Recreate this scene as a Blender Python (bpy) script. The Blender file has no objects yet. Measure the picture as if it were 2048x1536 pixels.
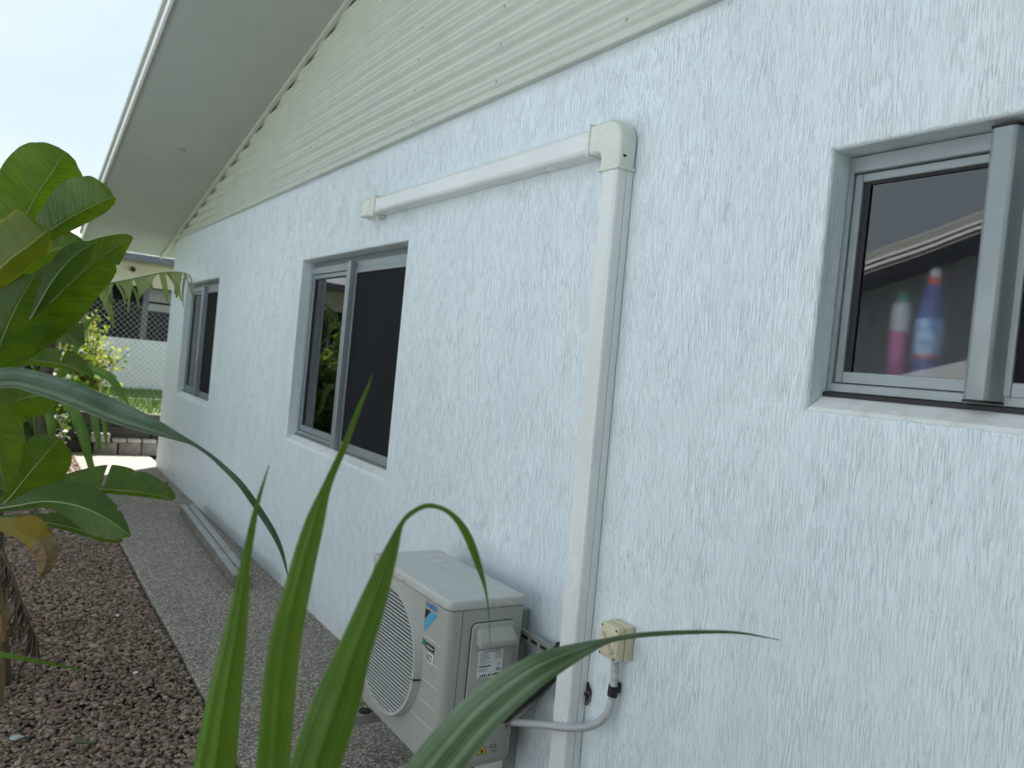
import bpy, bmesh, math, random
import numpy as np
from mathutils import Vector, Matrix
random.seed(7); RNG = np.random.default_rng(7)
R_ = math.radians
scene = bpy.context.scene
COL = scene.collection

# ------------------------------------------------------------------ camera, sky, sun, exposure
CAM = Vector((-1.6498, 0.0, 1.5391))
CX = Vector((0.83019458, -0.54852456, 0.09948751))      # camera right in the world
CY = Vector((0.07299338, -0.06996759, -0.99487512))     # camera down
CZ = Vector((0.55267434, 0.83320186, -0.01804806))      # camera forward
FPX = 1560.0
cam_d = bpy.data.cameras.new('camera'); cam = bpy.data.objects.new('camera', cam_d); COL.objects.link(cam)
cam.matrix_world = Matrix(((CX.x, -CY.x, -CZ.x, CAM.x), (CX.y, -CY.y, -CZ.y, CAM.y), (CX.z, -CY.z, -CZ.z, CAM.z), (0, 0, 0, 1)))
cam_d.sensor_width = 36.0; cam_d.lens = 36.0 * FPX / 2048.0
cam_d.clip_start = 0.05; cam_d.clip_end = 2000
cam_d.dof.use_dof = True; cam_d.dof.focus_distance = 2.3; cam_d.dof.aperture_fstop = 4.2
scene.camera = cam

SUN_EL = R_(47); SUN_DIR = Vector((math.cos(SUN_EL) * 0.70, math.cos(SUN_EL) * 0.714, math.sin(SUN_EL)))
world = bpy.data.worlds.new('World'); scene.world = world; world.use_nodes = True
wt = world.node_tree; wt.nodes.clear()
wo = wt.nodes.new('ShaderNodeOutputWorld'); bg = wt.nodes.new('ShaderNodeBackground')
sky = wt.nodes.new('ShaderNodeTexSky'); sky.sky_type = 'NISHITA'; sky.sun_disc = False
sky.sun_elevation = SUN_EL; sky.sun_rotation = math.atan2(SUN_DIR.x, SUN_DIR.y)
sky.air_density = 1.0; sky.dust_density = 0.8; sky.ozone_density = 1.0
wtc = wt.nodes.new('ShaderNodeTexCoord'); wmap = wt.nodes.new('ShaderNodeMapping'); wmap.inputs['Scale'].default_value = (1, 1, 2.2)
wn = wt.nodes.new('ShaderNodeTexNoise'); wn.inputs['Scale'].default_value = 1.9; wn.inputs['Detail'].default_value = 6; wn.inputs['Roughness'].default_value = 0.5
wr = wt.nodes.new('ShaderNodeValToRGB'); wr.color_ramp.elements[0].position = 0.36; wr.color_ramp.elements[1].position = 0.60
wr.color_ramp.elements[0].color = (2.9, 3.85, 4.7, 1); wr.color_ramp.elements[1].color = (4.1, 4.65, 4.95, 1)
wmix = wt.nodes.new('ShaderNodeMixRGB'); wmix.inputs[0].default_value = 0.95
wt.links.new(wtc.outputs['Generated'], wmap.inputs[0]); wt.links.new(wmap.outputs[0], wn.inputs['Vector'])
wt.links.new(wn.outputs['Fac'], wr.inputs[0]); wt.links.new(wr.outputs[0], wmix.inputs[2])
wt.links.new(sky.outputs[0], wmix.inputs[1]); wt.links.new(wmix.outputs[0], bg.inputs[0]); wt.links.new(bg.outputs[0], wo.inputs[0])
bg.inputs['Strength'].default_value = 0.068
sun_d = bpy.data.lights.new('sun', 'SUN'); sun_d.energy = 5.0; sun_d.angle = R_(0.6); sun_d.color = (1.0, 0.97, 0.93)
sun = bpy.data.objects.new('sun', sun_d); COL.objects.link(sun)
sun.rotation_euler = SUN_DIR.to_track_quat('Z', 'Y').to_euler(); sun.location = (20, 20, 30)
vs = scene.view_settings; vs.view_transform = 'Standard'; vs.look = 'None'; vs.gamma = 1; vs.use_curve_mapping = False
vs.exposure = 1.64
scene.cycles.use_denoising = True
scene.cycles.max_bounces = 10; scene.cycles.diffuse_bounces = 5; scene.cycles.transparent_max_bounces = 24
scene.cycles.sample_clamp_indirect = 8

# ------------------------------------------------------------------ helpers
def at(px, py, d):
    """a point d metres deep, seen at (px, py) of the 2048 wide photograph"""
    return CAM + (CX * (px - 1024) + CY * (py - 768) + CZ * FPX) * (d / FPX)

def link(o, parent=None):
    COL.objects.link(o)
    if parent: o.parent = parent
    return o

def tag(o, label=None, cat=None, group=None, kind=None):
    if label: o['label'] = label
    if cat: o['category'] = cat
    if group: o['group'] = group
    if kind: o['kind'] = kind
    return o

def thing(name, label, cat, loc=(0, 0, 0), group=None):
    o = bpy.data.objects.new(name, None); o.empty_display_size = 0.1
    COL.objects.link(o); o.location = loc
    bpy.context.view_layer.update()
    return tag(o, label, cat, group)

def pyobj(name, verts, faces, mat, parent=None, smooth=False, world=True, uvs=None):
    """world=True: verts are world coordinates, shifted into the parent's space"""
    off = Vector((0, 0, 0))
    p = parent
    while p and world:
        off += p.location; p = p.parent
    me = bpy.data.meshes.new(name)
    me.from_pydata([(v[0] - off.x, v[1] - off.y, v[2] - off.z) for v in verts], [], faces)
    if smooth: me.polygons.foreach_set('use_smooth', [True] * len(me.polygons))
    if uvs is not None:
        ul = me.uv_layers.new(name='UVMap')
        li = np.zeros(len(me.loops), dtype=np.int32); me.loops.foreach_get('vertex_index', li)
        ul.data.foreach_set('uv', np.asarray(uvs, dtype=np.float32)[li].ravel())
    me.update()
    if mat: me.materials.append(mat)
    o = bpy.data.objects.new(name, me)
    return link(o, parent)

class MB:
    def __init__(s): s.v = []; s.f = []
    def add(s, vs, fs):
        n = len(s.v); s.v += [tuple(v) for v in vs]; s.f += [tuple(i + n for i in f) for f in fs]; return s
    def box(s, x0, x1, y0, y1, z0, z1):
        return s.add([(x0, y0, z0), (x1, y0, z0), (x1, y1, z0), (x0, y1, z0), (x0, y0, z1), (x1, y0, z1), (x1, y1, z1), (x0, y1, z1)],
                     [(0, 3, 2, 1), (4, 5, 6, 7), (0, 1, 5, 4), (1, 2, 6, 5), (2, 3, 7, 6), (3, 0, 4, 7)])
    def tube(s, pts, rad, n=10, cap=True):
        pts = [Vector(p) for p in pts]; m = len(pts)
        rads = rad if hasattr(rad, '__len__') else [rad] * m
        up = None; rings = []
        for i, p in enumerate(pts):
            t = (pts[min(i + 1, m - 1)] - pts[max(i - 1, 0)]).normalized()
            if up is None: up = Vector((0, 0, 1)) if abs(t.z) < 0.9 else Vector((1, 0, 0))
            a = (up - t * up.dot(t)).normalized(); b = t.cross(a); up = a
            rings.append([p + (a * math.cos(2 * math.pi * k / n) + b * math.sin(2 * math.pi * k / n)) * rads[i] for k in range(n)])
        vs = [q for r in rings for q in r]; fs = []
        for i in range(m - 1):
            for k in range(n):
                fs.append((i * n + k, i * n + (k + 1) % n, (i + 1) * n + (k + 1) % n, (i + 1) * n + k))
        if cap: fs.append(tuple(range(n))[::-1]); fs.append(tuple((m - 1) * n + k for k in range(n)))
        return s.add(vs, fs)
    def prism(s, poly, a, b, axis):
        """poly: 2D outline, extruded from a to b along axis (0,1,2); remaining axes in order"""
        n = len(poly)
        def mk(p, w):
            return {0: (w, p[0], p[1]), 1: (p[0], w, p[1]), 2: (p[0], p[1], w)}[axis]
        vs = [mk(p, a) for p in poly] + [mk(p, b) for p in poly]
        fs = [tuple(range(n))[::-1], tuple(range(n, 2 * n))] + [(i, (i + 1) % n, n + (i + 1) % n, n + i) for i in range(n)]
        return s.add(vs, fs)
    def build(s, name, mat, parent=None, smooth=False, bevel=0, seg=2, angle=40):
        o = pyobj(name, s.v, s.f, mat, parent)
        bm = bmesh.new(); bm.from_mesh(o.data)
        bmesh.ops.recalc_face_normals(bm, faces=bm.faces)
        if bevel:
            es = [e for e in bm.edges if len(e.link_faces) == 2 and e.calc_face_angle(0) > R_(25)]
            bmesh.ops.bevel(bm, geom=es, offset=bevel, segments=seg, affect='EDGES', profile=0.5, clamp_overlap=True)
        bm.to_mesh(o.data); bm.free()
        if smooth or bevel:
            o.data.polygons.foreach_set('use_smooth', [True] * len(o.data.polygons))
            o.data.set_sharp_from_angle(angle=R_(angle))
        return o

def box(name, mat, parent, x0, x1, y0, y1, z0, z1, bevel=0.0, seg=2):
    return MB().box(x0, x1, y0, y1, z0, z1).build(name, mat, parent, bevel=bevel, seg=seg)

def catmull(P, n):
    P = [np.asarray(p, float) for p in P]
    Q = [2 * P[0] - P[1]] + P + [2 * P[-1] - P[-2]]
    out = []
    m = len(P) - 1
    for i in range(n + 1):
        u = i / n * m; k = min(int(u), m - 1); t = u - k
        a, b, c, d = Q[k], Q[k + 1], Q[k + 2], Q[k + 3]
        out.append(0.5 * (2 * b + (c - a) * t + (2 * a - 5 * b + 4 * c - d) * t * t + (3 * b - a - 3 * c + d) * t ** 3))
    return out

def text_part(name, body, mat, parent, origin, right, up, height, extrude=0.0002, align='LEFT', bold=0.0):
    cu = bpy.data.curves.new(name, 'FONT'); cu.body = body; cu.size = 1.0; cu.extrude = 0.0; cu.align_x = align; cu.offset = bold
    tmp = bpy.data.objects.new('tmp', cu); COL.objects.link(tmp)
    dg = bpy.context.evaluated_depsgraph_get()
    me = bpy.data.meshes.new_from_object(tmp.evaluated_get(dg))
    bpy.data.objects.remove(tmp); bpy.data.curves.remove(cu)
    vs = [v.co.copy() for v in me.vertices]; fs = [tuple(p.vertices) for p in me.polygons]
    bpy.data.meshes.remove(me)
    h = 0.72
    r = Vector(right); u = Vector(up); o = Vector(origin)
    W = [o + r * (v.x / h * height) + u * (v.y / h * height) for v in vs]
    return pyobj(name, W, fs, mat, parent)

# ------------------------------------------------------------------ materials
class M:
    def __init__(s, name):
        s.m = bpy.data.materials.new(name); s.m.use_nodes = True; s.t = s.m.node_tree
        s.p = s.t.nodes['Principled BSDF']; s.out = s.t.nodes['Material Output']
    def n(s, ty, **kw):
        nd = s.t.nodes.new(ty)
        for k, v in kw.items():
            if k in nd.inputs.keys(): nd.inputs[k].default_value = v
            else: setattr(nd, k, v)
        return nd
    def l(s, a, b): s.t.links.new(a, b)
    def coords(s, kind='Object', scale=(1, 1, 1)):
        tc = s.n('ShaderNodeTexCoord'); mp = s.n('ShaderNodeMapping'); mp.inputs['Scale'].default_value = scale
        s.l(tc.outputs[kind], mp.inputs[0]); return mp.outputs[0]
    def world(s, scale=(1, 1, 1)):
        g = s.n('ShaderNodeNewGeometry'); mp = s.n('ShaderNodeMapping'); mp.inputs['Scale'].default_value = scale
        s.l(g.outputs['Position'], mp.inputs[0]); return mp.outputs[0]
    def noise(s, vec, scale=5, detail=3, rough=0.5, dist=0.0):
        nd = s.n('ShaderNodeTexNoise', Scale=scale, Detail=detail, Roughness=rough, Distortion=dist); s.l(vec, nd.inputs['Vector']); return nd.outputs['Fac']
    def ramp(s, fac, stops):
        r = s.n('ShaderNodeValToRGB'); els = r.color_ramp.elements
        while len(els) < len(stops): els.new(0.5)
        for e, (p, c) in zip(els, stops):
            e.position = p; e.color = (c, c, c, 1) if not hasattr(c, '__len__') else (*c, 1)
        s.l(fac, r.inputs[0]); return r.outputs[0]
    def mix(s, fac, a, b, mode='MIX'):
        nd = s.n('ShaderNodeMixRGB', blend_type=mode)
        for i, x in ((0, fac), (1, a), (2, b)):
            if hasattr(x, 'links') or hasattr(x, 'is_linked'): s.l(x, nd.inputs[i])
            else: nd.inputs[i].default_value = x if i == 0 else (*x, 1)
        return nd.outputs[0]
    def math(s, op, a, b=0.0):
        nd = s.n('ShaderNodeMath', operation=op)
        for i, x in ((0, a), (1, b)):
            if hasattr(x, 'is_linked'): s.l(x, nd.inputs[i])
            else: nd.inputs[i].default_value = x
        return nd.outputs[0]
    def bump(s, h, strength=0.5, dist=0.01, prev=None):
        nd = s.n('ShaderNodeBump', Strength=strength, Distance=dist); s.l(h, nd.inputs['Height'])
        if prev: s.l(prev, nd.inputs['Normal'])
        s.l(nd.outputs[0], s.p.inputs['Normal']); return nd.outputs[0]
    def base(s, c, rough=0.5, metal=0.0, spec=0.5):
        if hasattr(c, 'is_linked'): s.l(c, s.p.inputs['Base Color'])
        else: s.p.inputs['Base Color'].default_value = (*c, 1)
        s.p.inputs['Roughness'].default_value = rough; s.p.inputs['Metallic'].default_value = metal
        s.p.inputs['Specular IOR Level'].default_value = spec
        return s

def worn(name, c, rough=0.45, var=0.12, scale=6, metal=0.0, bump=0.0, bscale=200, spec=0.5, dirt=None):
    m = M(name); w = m.world()
    f = m.noise(w, scale, 5, 0.6)
    dk = tuple(x * (1 - var) for x in c) if dirt is None else dirt
    col = m.mix(m.ramp(f, [(0.35, 0.0), (0.72, 1.0)]), c, dk)
    m.base(col, rough, metal, spec)
    rf = m.ramp(m.noise(w, scale * 3, 3), [(0.3, rough * 0.85), (0.7, min(1, rough * 1.2))]); m.l(rf, m.p.inputs['Roughness'])
    if bump: m.bump(m.noise(w, bscale, 2), bump, 0.001)
    return m.m

def make_render_wall():
    m = M('textured_render')
    w = m.world()
    patch = m.ramp(m.noise(w, 5.0, 3), [(0.38, 0.0), (0.62, 1.0)])
    wob = m.noise(w, 22, 2)
    g1 = m.noise(m.world((300, 300, 13)), 1.0, 1.0, 0.5, 0.06)
    g2 = m.noise(m.world((330, 330, 30)), 1.0, 1.2, 0.5, 0.3)
    lines = m.ramp(g1, [(0.385, 0.0), (0.465, 0.92), (0.62, 1.0), (0.68, 0.8)])
    lines2 = m.ramp(g2, [(0.34, 0.0), (0.45, 1.0)])
    stip = m.ramp(m.noise(w, 150, 2.0, 0.6), [(0.36, 0.0), (0.62, 1.0)])
    h = m.mix(patch, lines, m.mix(0.5, lines2, lines))
    h = m.mix(m.ramp(wob, [(0.45, 0.04), (0.66, 0.35)]), h, stip)
    flat = m.ramp(m.noise(m.world((14, 14, 6)), 1.0, 3, 0.6), [(0.44, 0.0), (0.62, 0.36)])
    h = m.mix(flat, h, (1.0, 1.0, 1.0))
    big = m.noise(m.world((1, 3, 1.2)), 1.0, 3)
    col = m.mix(m.ramp(big, [(0.35, 0.0), (0.7, 1.0)]), (0.795, 0.872, 0.922), (0.755, 0.832, 0.887))
    col = m.mix(m.ramp(m.noise(m.world((1, 9, 0.9)), 1.0, 4), [(0.55, 0.0), (0.80, 0.22)]), col, (0.60, 0.60, 0.58))
    # splash dirt just above the path
    z = m.n('ShaderNodeSeparateXYZ'); m.l(m.world(), z.inputs[0])
    spl = m.ramp(m.math('ADD', z.outputs[2], m.math('MULTIPLY', m.noise(w, 9, 4), 0.25)), [(0.12, 0.55), (0.34, 0.0)])
    col = m.mix(m.math('MULTIPLY', spl, m.noise(w, 30, 3)), col, (0.42, 0.38, 0.33))
    m.base(col, 0.42, 0, 0.5)
    b = m.bump(h, 1.0, 0.0021)
    return m.m

def make_smooth_sill():
    m = M('trowelled_sill'); w = m.world()
    col = m.mix(m.ramp(m.noise(w, 14, 5), [(0.45, 0.0), (0.8, 0.7)]), (0.78, 0.79, 0.78), (0.55, 0.53, 0.49))
    m.base(col, 0.6); m.bump(m.noise(m.world((30, 60, 60)), 1.5, 4), 0.4, 0.003); return m.m

def make_aggregate():
    m = M('exposed_aggregate'); w = m.world()
    v = m.n('ShaderNodeTexVoronoi', Scale=105.0); m.l(w, v.inputs['Vector'])
    sep = m.n('ShaderNodeSeparateColor'); m.l(v.outputs['Color'], sep.inputs[0])
    col = m.ramp(sep.outputs[0], [(0.0, (0.05, 0.042, 0.036)), (0.3, (0.19, 0.16, 0.13)), (0.55, (0.37, 0.305, 0.235)), (0.8, (0.54, 0.46, 0.365)), (1.0, (0.70, 0.63, 0.54))])
    edge = m.ramp(v.outputs['Distance'], [(0.25, 0.0), (0.75, 1.0)])
    col = m.mix(m.math('MULTIPLY', edge, 0.75), col, (0.14, 0.125, 0.11))
    stain = m.ramp(m.noise(w, 1.7, 5, 0.6), [(0.4, 0.0), (0.75, 0.55)])
    col = m.mix(stain, col, (0.16, 0.14, 0.12), 'MULTIPLY') if False else m.mix(stain, col, (0.22, 0.195, 0.165))
    m.base(col, 0.72, 0, 0.4)
    h = m.ramp(v.outputs['Distance'], [(0.0, 1.0), (0.8, 0.0)])
    m.bump(h, 0.7, 0.004); return m.m

def make_gravel_stone():
    m = M('gravel_stone')
    a = m.n('ShaderNodeAttribute', attribute_name='tint')
    f = m.noise(m.world(), 160, 3)
    col = m.mix(m.ramp(f, [(0.35, 0.0), (0.7, 0.35)]), a.outputs['Color'], (0.10, 0.075, 0.065))
    m.base(col, 0.85, 0, 0.3); m.bump(m.noise(m.world(), 330, 3), 0.5, 0.002); return m.m

def leaf_mat(name, c1, c2, trans, tcol, rib=(0.25, 0.3, 0.08), stripes=26, mode='banana', edge=None, rough=0.38, ribw=0.03, spec=0.28):
    """UV: u across (0..1, rib at 0.5), v along"""
    m = M(name)
    tc = m.n('ShaderNodeTexCoord'); sep = m.n('ShaderNodeSeparateXYZ'); m.l(tc.outputs['UV'], sep.inputs[0])
    u, v = sep.outputs[0], sep.outputs[1]
    ua = m.math('ABSOLUTE', m.math('SUBTRACT', u, 0.5))
    oi = m.n('ShaderNodeObjectInfo')
    cb = m.n('ShaderNodeCombineXYZ')
    if mode == 'banana':
        sv = m.math('SUBTRACT', m.math('MULTIPLY', v, 1.0), m.math('MULTIPLY', ua, 0.16))
        m.l(m.math('MULTIPLY', sv, stripes * 3.0), cb.inputs[0]); m.l(m.math('MULTIPLY', u, 2.0), cb.inputs[1])
    else:
        m.l(m.math('MULTIPLY', u, stripes), cb.inputs[0]); m.l(m.math('MULTIPLY', v, 1.2), cb.inputs[1])
    m.l(m.math('MULTIPLY', oi.outputs['Random'], 50), cb.inputs[2])
    st = m.noise(cb.outputs[0], 1.0, 3, 0.6)
    patch = m.noise(m.world(), 9, 4)
    f = m.ramp(m.math('ADD', m.math('MULTIPLY', st, 0.6), m.math('MULTIPLY', patch, 0.4)), [(0.40, 0.0), (0.61, 1.0)])
    col = m.mix(f, c1, c2)
    if edge is not None:
        e = m.ramp(m.math('ADD', ua, m.math('MULTIPLY', m.noise(m.world(), 12, 3), 0.18)), [(0.52, 0.0), (0.60, 1.0)])
        col = m.mix(e, col, edge)
    ribf = m.ramp(ua, [(ribw * 0.6, 1.0), (ribw * 1.3, 0.0)])
    col = m.mix(ribf, col, rib)
    m.base(col, rough, 0, spec)
    m.bump(st, 0.9 if mode == 'banana' else 0.8, 0.005)
    tr = m.n('ShaderNodeBsdfTranslucent'); tcx = m.mix(ribf, m.mix(f, tcol, tuple(x * 0.5 for x in tcol)), tuple(x * 0.5 for x in tcol)); m.l(tcx, tr.inputs[0])
    ms = m.n('ShaderNodeMixShader'); ms.inputs[0].default_value = trans
    m.l(m.p.outputs[0], ms.inputs[1]); m.l(tr.outputs[0], ms.inputs[2]); m.l(ms.outputs[0], m.out.inputs[0])
    return m.m

def make_glass(name, tint, rough_t=0.0, f0=0.075):
    m = M(name)
    m.t.nodes.remove(m.p)
    lw = m.n('ShaderNodeLayerWeight', Blend=0.5)
    fr = m.math('ADD', m.math('MULTIPLY', m.math('POWER', lw.outputs['Facing'], 5.0), 1 - f0), f0)
    gl = m.n('ShaderNodeBsdfGlossy', Roughness=0.0); gl.inputs[0].default_value = (0.95, 0.95, 0.95, 1)
    nb = m.n('ShaderNodeBump', Strength=0.012, Distance=0.02); m.l(m.noise(m.world(), 4, 1), nb.inputs['Height']); m.l(nb.outputs[0], gl.inputs['Normal'])
    if rough_t:
        tr = m.n('ShaderNodeBsdfRefraction', IOR=1.2, Roughness=rough_t); tr.inputs[0].default_value = (*tint, 1)
    else:
        tr = m.n('ShaderNodeBsdfTransparent'); tr.inputs[0].default_value = (*tint, 1)
    ms = m.n('ShaderNodeMixShader'); m.l(fr, ms.inputs[0]); m.l(tr.outputs[0], ms.inputs[1]); m.l(gl.outputs[0], ms.inputs[2])
    m.l(ms.outputs[0], m.out.inputs[0]); return m.m

MAT = {}
MAT['render'] = make_render_wall(); MAT['sill'] = make_smooth_sill()
MAT['aggregate'] = make_aggregate(); MAT['stone'] = make_gravel_stone()
MAT['cream_metal'] = worn('cream_metal', (0.58, 0.605, 0.545), 0.38, 0.08, 4)
MAT['soffit'] = worn('soffit_board', (0.44, 0.465, 0.43), 0.7, 0.06, 3)
MAT['white_metal'] = worn('white_metal', (0.80, 0.80, 0.78), 0.35, 0.06, 4)
MAT['grey_metal'] = worn('grey_metal', (0.36, 0.37, 0.34), 0.45, 0.1, 4)
MAT['duct'] = worn('white_pvc', (0.80, 0.815, 0.81), 0.24, 0.10, 2.5)
MAT['elbow'] = worn('cream_pvc', (0.72, 0.74, 0.67), 0.26, 0.06, 7)
MAT['dark_gap'] = worn('dark_gap', (0.02, 0.02, 0.02), 0.8)
MAT['ac'] = worn('ivory_steel', (0.37, 0.37, 0.34), 0.40, 0.05, 6, bump=0.12, bscale=700)
MAT['ac_plastic'] = worn('ivory_plastic', (0.385, 0.385, 0.355), 0.5, 0.05, 6)
MAT['ac_light'] = worn('embossed_edge', (0.45, 0.455, 0.43), 0.4, 0.03, 6)
MAT['black'] = worn('black_rubber', (0.015, 0.015, 0.016), 0.6, 0.2)
MAT['ink'] = worn('black_ink', (0.012, 0.012, 0.012), 0.6, 0.05)
MAT['blue_ink'] = worn('blue_ink', (0.03, 0.21, 0.46), 0.5, 0.05)
MAT['cyan_ink'] = worn('cyan_ink', (0.06, 0.33, 0.50), 0.5, 0.05)
MAT['green_ink'] = worn('green_ink', (0.0, 0.17, 0.09), 0.5, 0.05)
MAT['yellow_ink'] = worn('yellow_ink', (0.70, 0.42, 0.03), 0.5, 0.05)
MAT['paper'] = worn('white_sticker', (0.72, 0.73, 0.74), 0.45, 0.04)
MAT['alu'] = worn('anodised_aluminium', (0.31, 0.345, 0.36), 0.42, 0.10, 9, metal=0.35, bump=0.08, bscale=900)
MAT['alu_dark'] = worn('aluminium_track', (0.22, 0.24, 0.25), 0.5, 0.2, 9, metal=0.35)
MAT['steel'] = worn('galvanised_steel', (0.42, 0.43, 0.43), 0.4, 0.2, 30, metal=0.7)
MAT['conduit'] = worn('grey_conduit', (0.50, 0.51, 0.52), 0.42, 0.08, 8)
MAT['switch'] = worn('aged_cream_plastic', (0.66, 0.59, 0.42), 0.45, 0.10, 25)
MAT['glass'] = make_glass('window_glass', (0.42, 0.44, 0.44), f0=0.11)
MAT['obscure'] = make_glass('obscure_glass', (0.74, 0.74, 0.76), 0.42, f0=0.12)
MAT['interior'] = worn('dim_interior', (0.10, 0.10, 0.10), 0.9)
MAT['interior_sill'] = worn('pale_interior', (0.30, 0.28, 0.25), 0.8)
MAT['screen'] = worn('insect_mesh', (0.012, 0.013, 0.016), 0.85, 0.1, 40, bump=0.3, bscale=1200, spec=0.2)
MAT['concrete'] = worn('old_concrete', (0.20, 0.185, 0.165), 0.85, 0.45, 7, bump=0.4, bscale=120)
MAT['paver'] = worn('concrete_paver', (0.15, 0.135, 0.12), 0.85, 0.4, 14, bump=0.4, bscale=120)
MAT['sleeper'] = worn('dark_sleeper', (0.045, 0.038, 0.033), 0.9, 0.5, 9, bump=0.5, bscale=60)
MAT['soil'] = worn('gravel_bed_soil', (0.055, 0.040, 0.034), 0.95, 0.5, 30, bump=0.6, bscale=90)
MAT['dirt'] = worn('pale_ground', (0.45, 0.475, 0.49), 0.95, 0.15, 2, bump=0.5, bscale=40)
MAT['lawn'] = worn('lawn_soil', (0.10, 0.15, 0.03), 0.95, 0.4, 6)
MAT['grass'] = worn('grass_blade', (0.12, 0.22, 0.025), 0.55, 0.45, 12)
MAT['wire'] = worn('galvanised_wire', (0.30, 0.30, 0.30), 0.45, 0.1, 10, metal=0.4)
MAT['far_wall'] = worn('painted_wall', (0.72, 0.73, 0.71), 0.7, 0.08, 2)
MAT['far_soffit'] = worn('cream_eave', (0.62, 0.58, 0.47), 0.7, 0.08, 3)
MAT['gutter'] = worn('slate_gutter', (0.10, 0.11, 0.125), 0.45, 0.1, 3)
MAT['roof'] = worn('zinc_roof', (0.50, 0.51, 0.50), 0.4, 0.1, 2, metal=0.3)
MAT['beige_wall'] = worn('pale_render', (0.60, 0.63, 0.65), 0.8, 0.08, 2)
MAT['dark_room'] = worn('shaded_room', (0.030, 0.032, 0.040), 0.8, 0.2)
MAT['banana'] = leaf_mat('banana_leaf', (0.008, 0.030, 0.009), (0.030, 0.078, 0.020), 0.40, (0.36, 0.56, 0.012), rib=(0.10, 0.16, 0.04), rough=0.30, ribw=0.018)
MAT['pale_rib'] = worn('pale_midrib', (0.17, 0.235, 0.07), 0.4, 0.1)
MAT['banana_yellow'] = leaf_mat('yellowing_banana_leaf', (0.045, 0.095, 0.012), (0.10, 0.14, 0.014), 0.45, (0.36, 0.40, 0.015), edge=(0.50, 0.36, 0.015), rib=(0.3, 0.3, 0.05))
MAT['banana_dead'] = leaf_mat('dead_banana_leaf', (0.17, 0.105, 0.05), (0.30, 0.21, 0.12), 0.2, (0.35, 0.2, 0.06), rib=(0.2, 0.13, 0.06), rough=0.75)
MAT['half_dead'] = leaf_mat('half_dead_leaf', (0.16, 0.13, 0.01), (0.24, 0.17, 0.012), 0.3, (0.5, 0.34, 0.01), edge=(0.19, 0.09, 0.03), rib=(0.2, 0.16, 0.03), rough=0.5)
MAT['strap'] = leaf_mat('strap_leaf', (0.022, 0.085, 0.012), (0.150, 0.290, 0.042), 0.30, (0.30, 0.46, 0.02), rib=(0.16, 0.27, 0.08), stripes=24, mode='strap', rough=0.34, ribw=0.02)
MAT['strap_grey_sheen'] = leaf_mat('sky_sheen_strap_leaf', (0.062, 0.112, 0.055), (0.28, 0.37, 0.24), 0.20, (0.22, 0.36, 0.06), rib=(0.05, 0.10, 0.035), stripes=18, mode='strap', rough=0.36, ribw=0.015)  # grey-green paled to paint in the sky sheen on its upper side
MAT['strap_dark'] = leaf_mat('dark_striped_strap_leaf', (0.016, 0.045, 0.024), (0.16, 0.22, 0.165), 0.15, (0.2, 0.34, 0.05), rib=(0.03, 0.07, 0.03), stripes=13, mode='strap', rough=0.34, ribw=0.015)
MAT['sheath'] = worn('dry_banana_sheath', (0.11, 0.085, 0.06), 0.85, 0.5, 25, bump=0.5, bscale=90)
MAT['cane'] = worn('green_cane', (0.10, 0.16, 0.05), 0.5, 0.3, 20)
MAT['twig'] = worn('brown_twig', (0.12, 0.09, 0.06), 0.8, 0.3, 30)
MAT['shrub_dark'] = leaf_mat('dark_shrub_leaf', (0.035, 0.085, 0.012), (0.07, 0.14, 0.02), 0.35, (0.2, 0.34, 0.02), rib=(0.08, 0.14, 0.03))
MAT['shrub_yellow'] = leaf_mat('golden_shrub_leaf', (0.20, 0.26, 0.045), (0.36, 0.38, 0.09), 0.35, (0.5, 0.52, 0.06), rib=(0.4, 0.4, 0.1))
MAT['blossom'] = worn('pale_blossom', (0.75, 0.72, 0.66), 0.7, 0.1)

# ------------------------------------------------------------------ setting: ground
ground = MB().add([(-220, -220, -0.06), (220, -220, -0.06), (220, 220, -0.06), (-220, 220, -0.06)], [(0, 1, 2, 3)]).build('ground', MAT['dirt'])
tag(ground, 'pale concrete ground around the house', kind='structure')
path = MB().prism([(-0.79, -0.055), (0.06, -0.055), (0.06, 0.0), (-0.778, 0.0), (-0.79, -0.008)], -3.0, 10.86, 1).build('path', MAT['aggregate'])
tag(path, 'speckled exposed aggregate path along the white wall', kind='structure')
bed = MB().add([(-3.6, -3.0, -0.030), (-0.79, -3.0, -0.030), (-0.79, 10.86, -0.030), (-3.6, 10.86, -0.030)], [(0, 1, 2, 3)]).build('gravel_bed', MAT['soil'])
tag(bed, 'dark soil under the reddish gravel', kind='structure')

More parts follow.
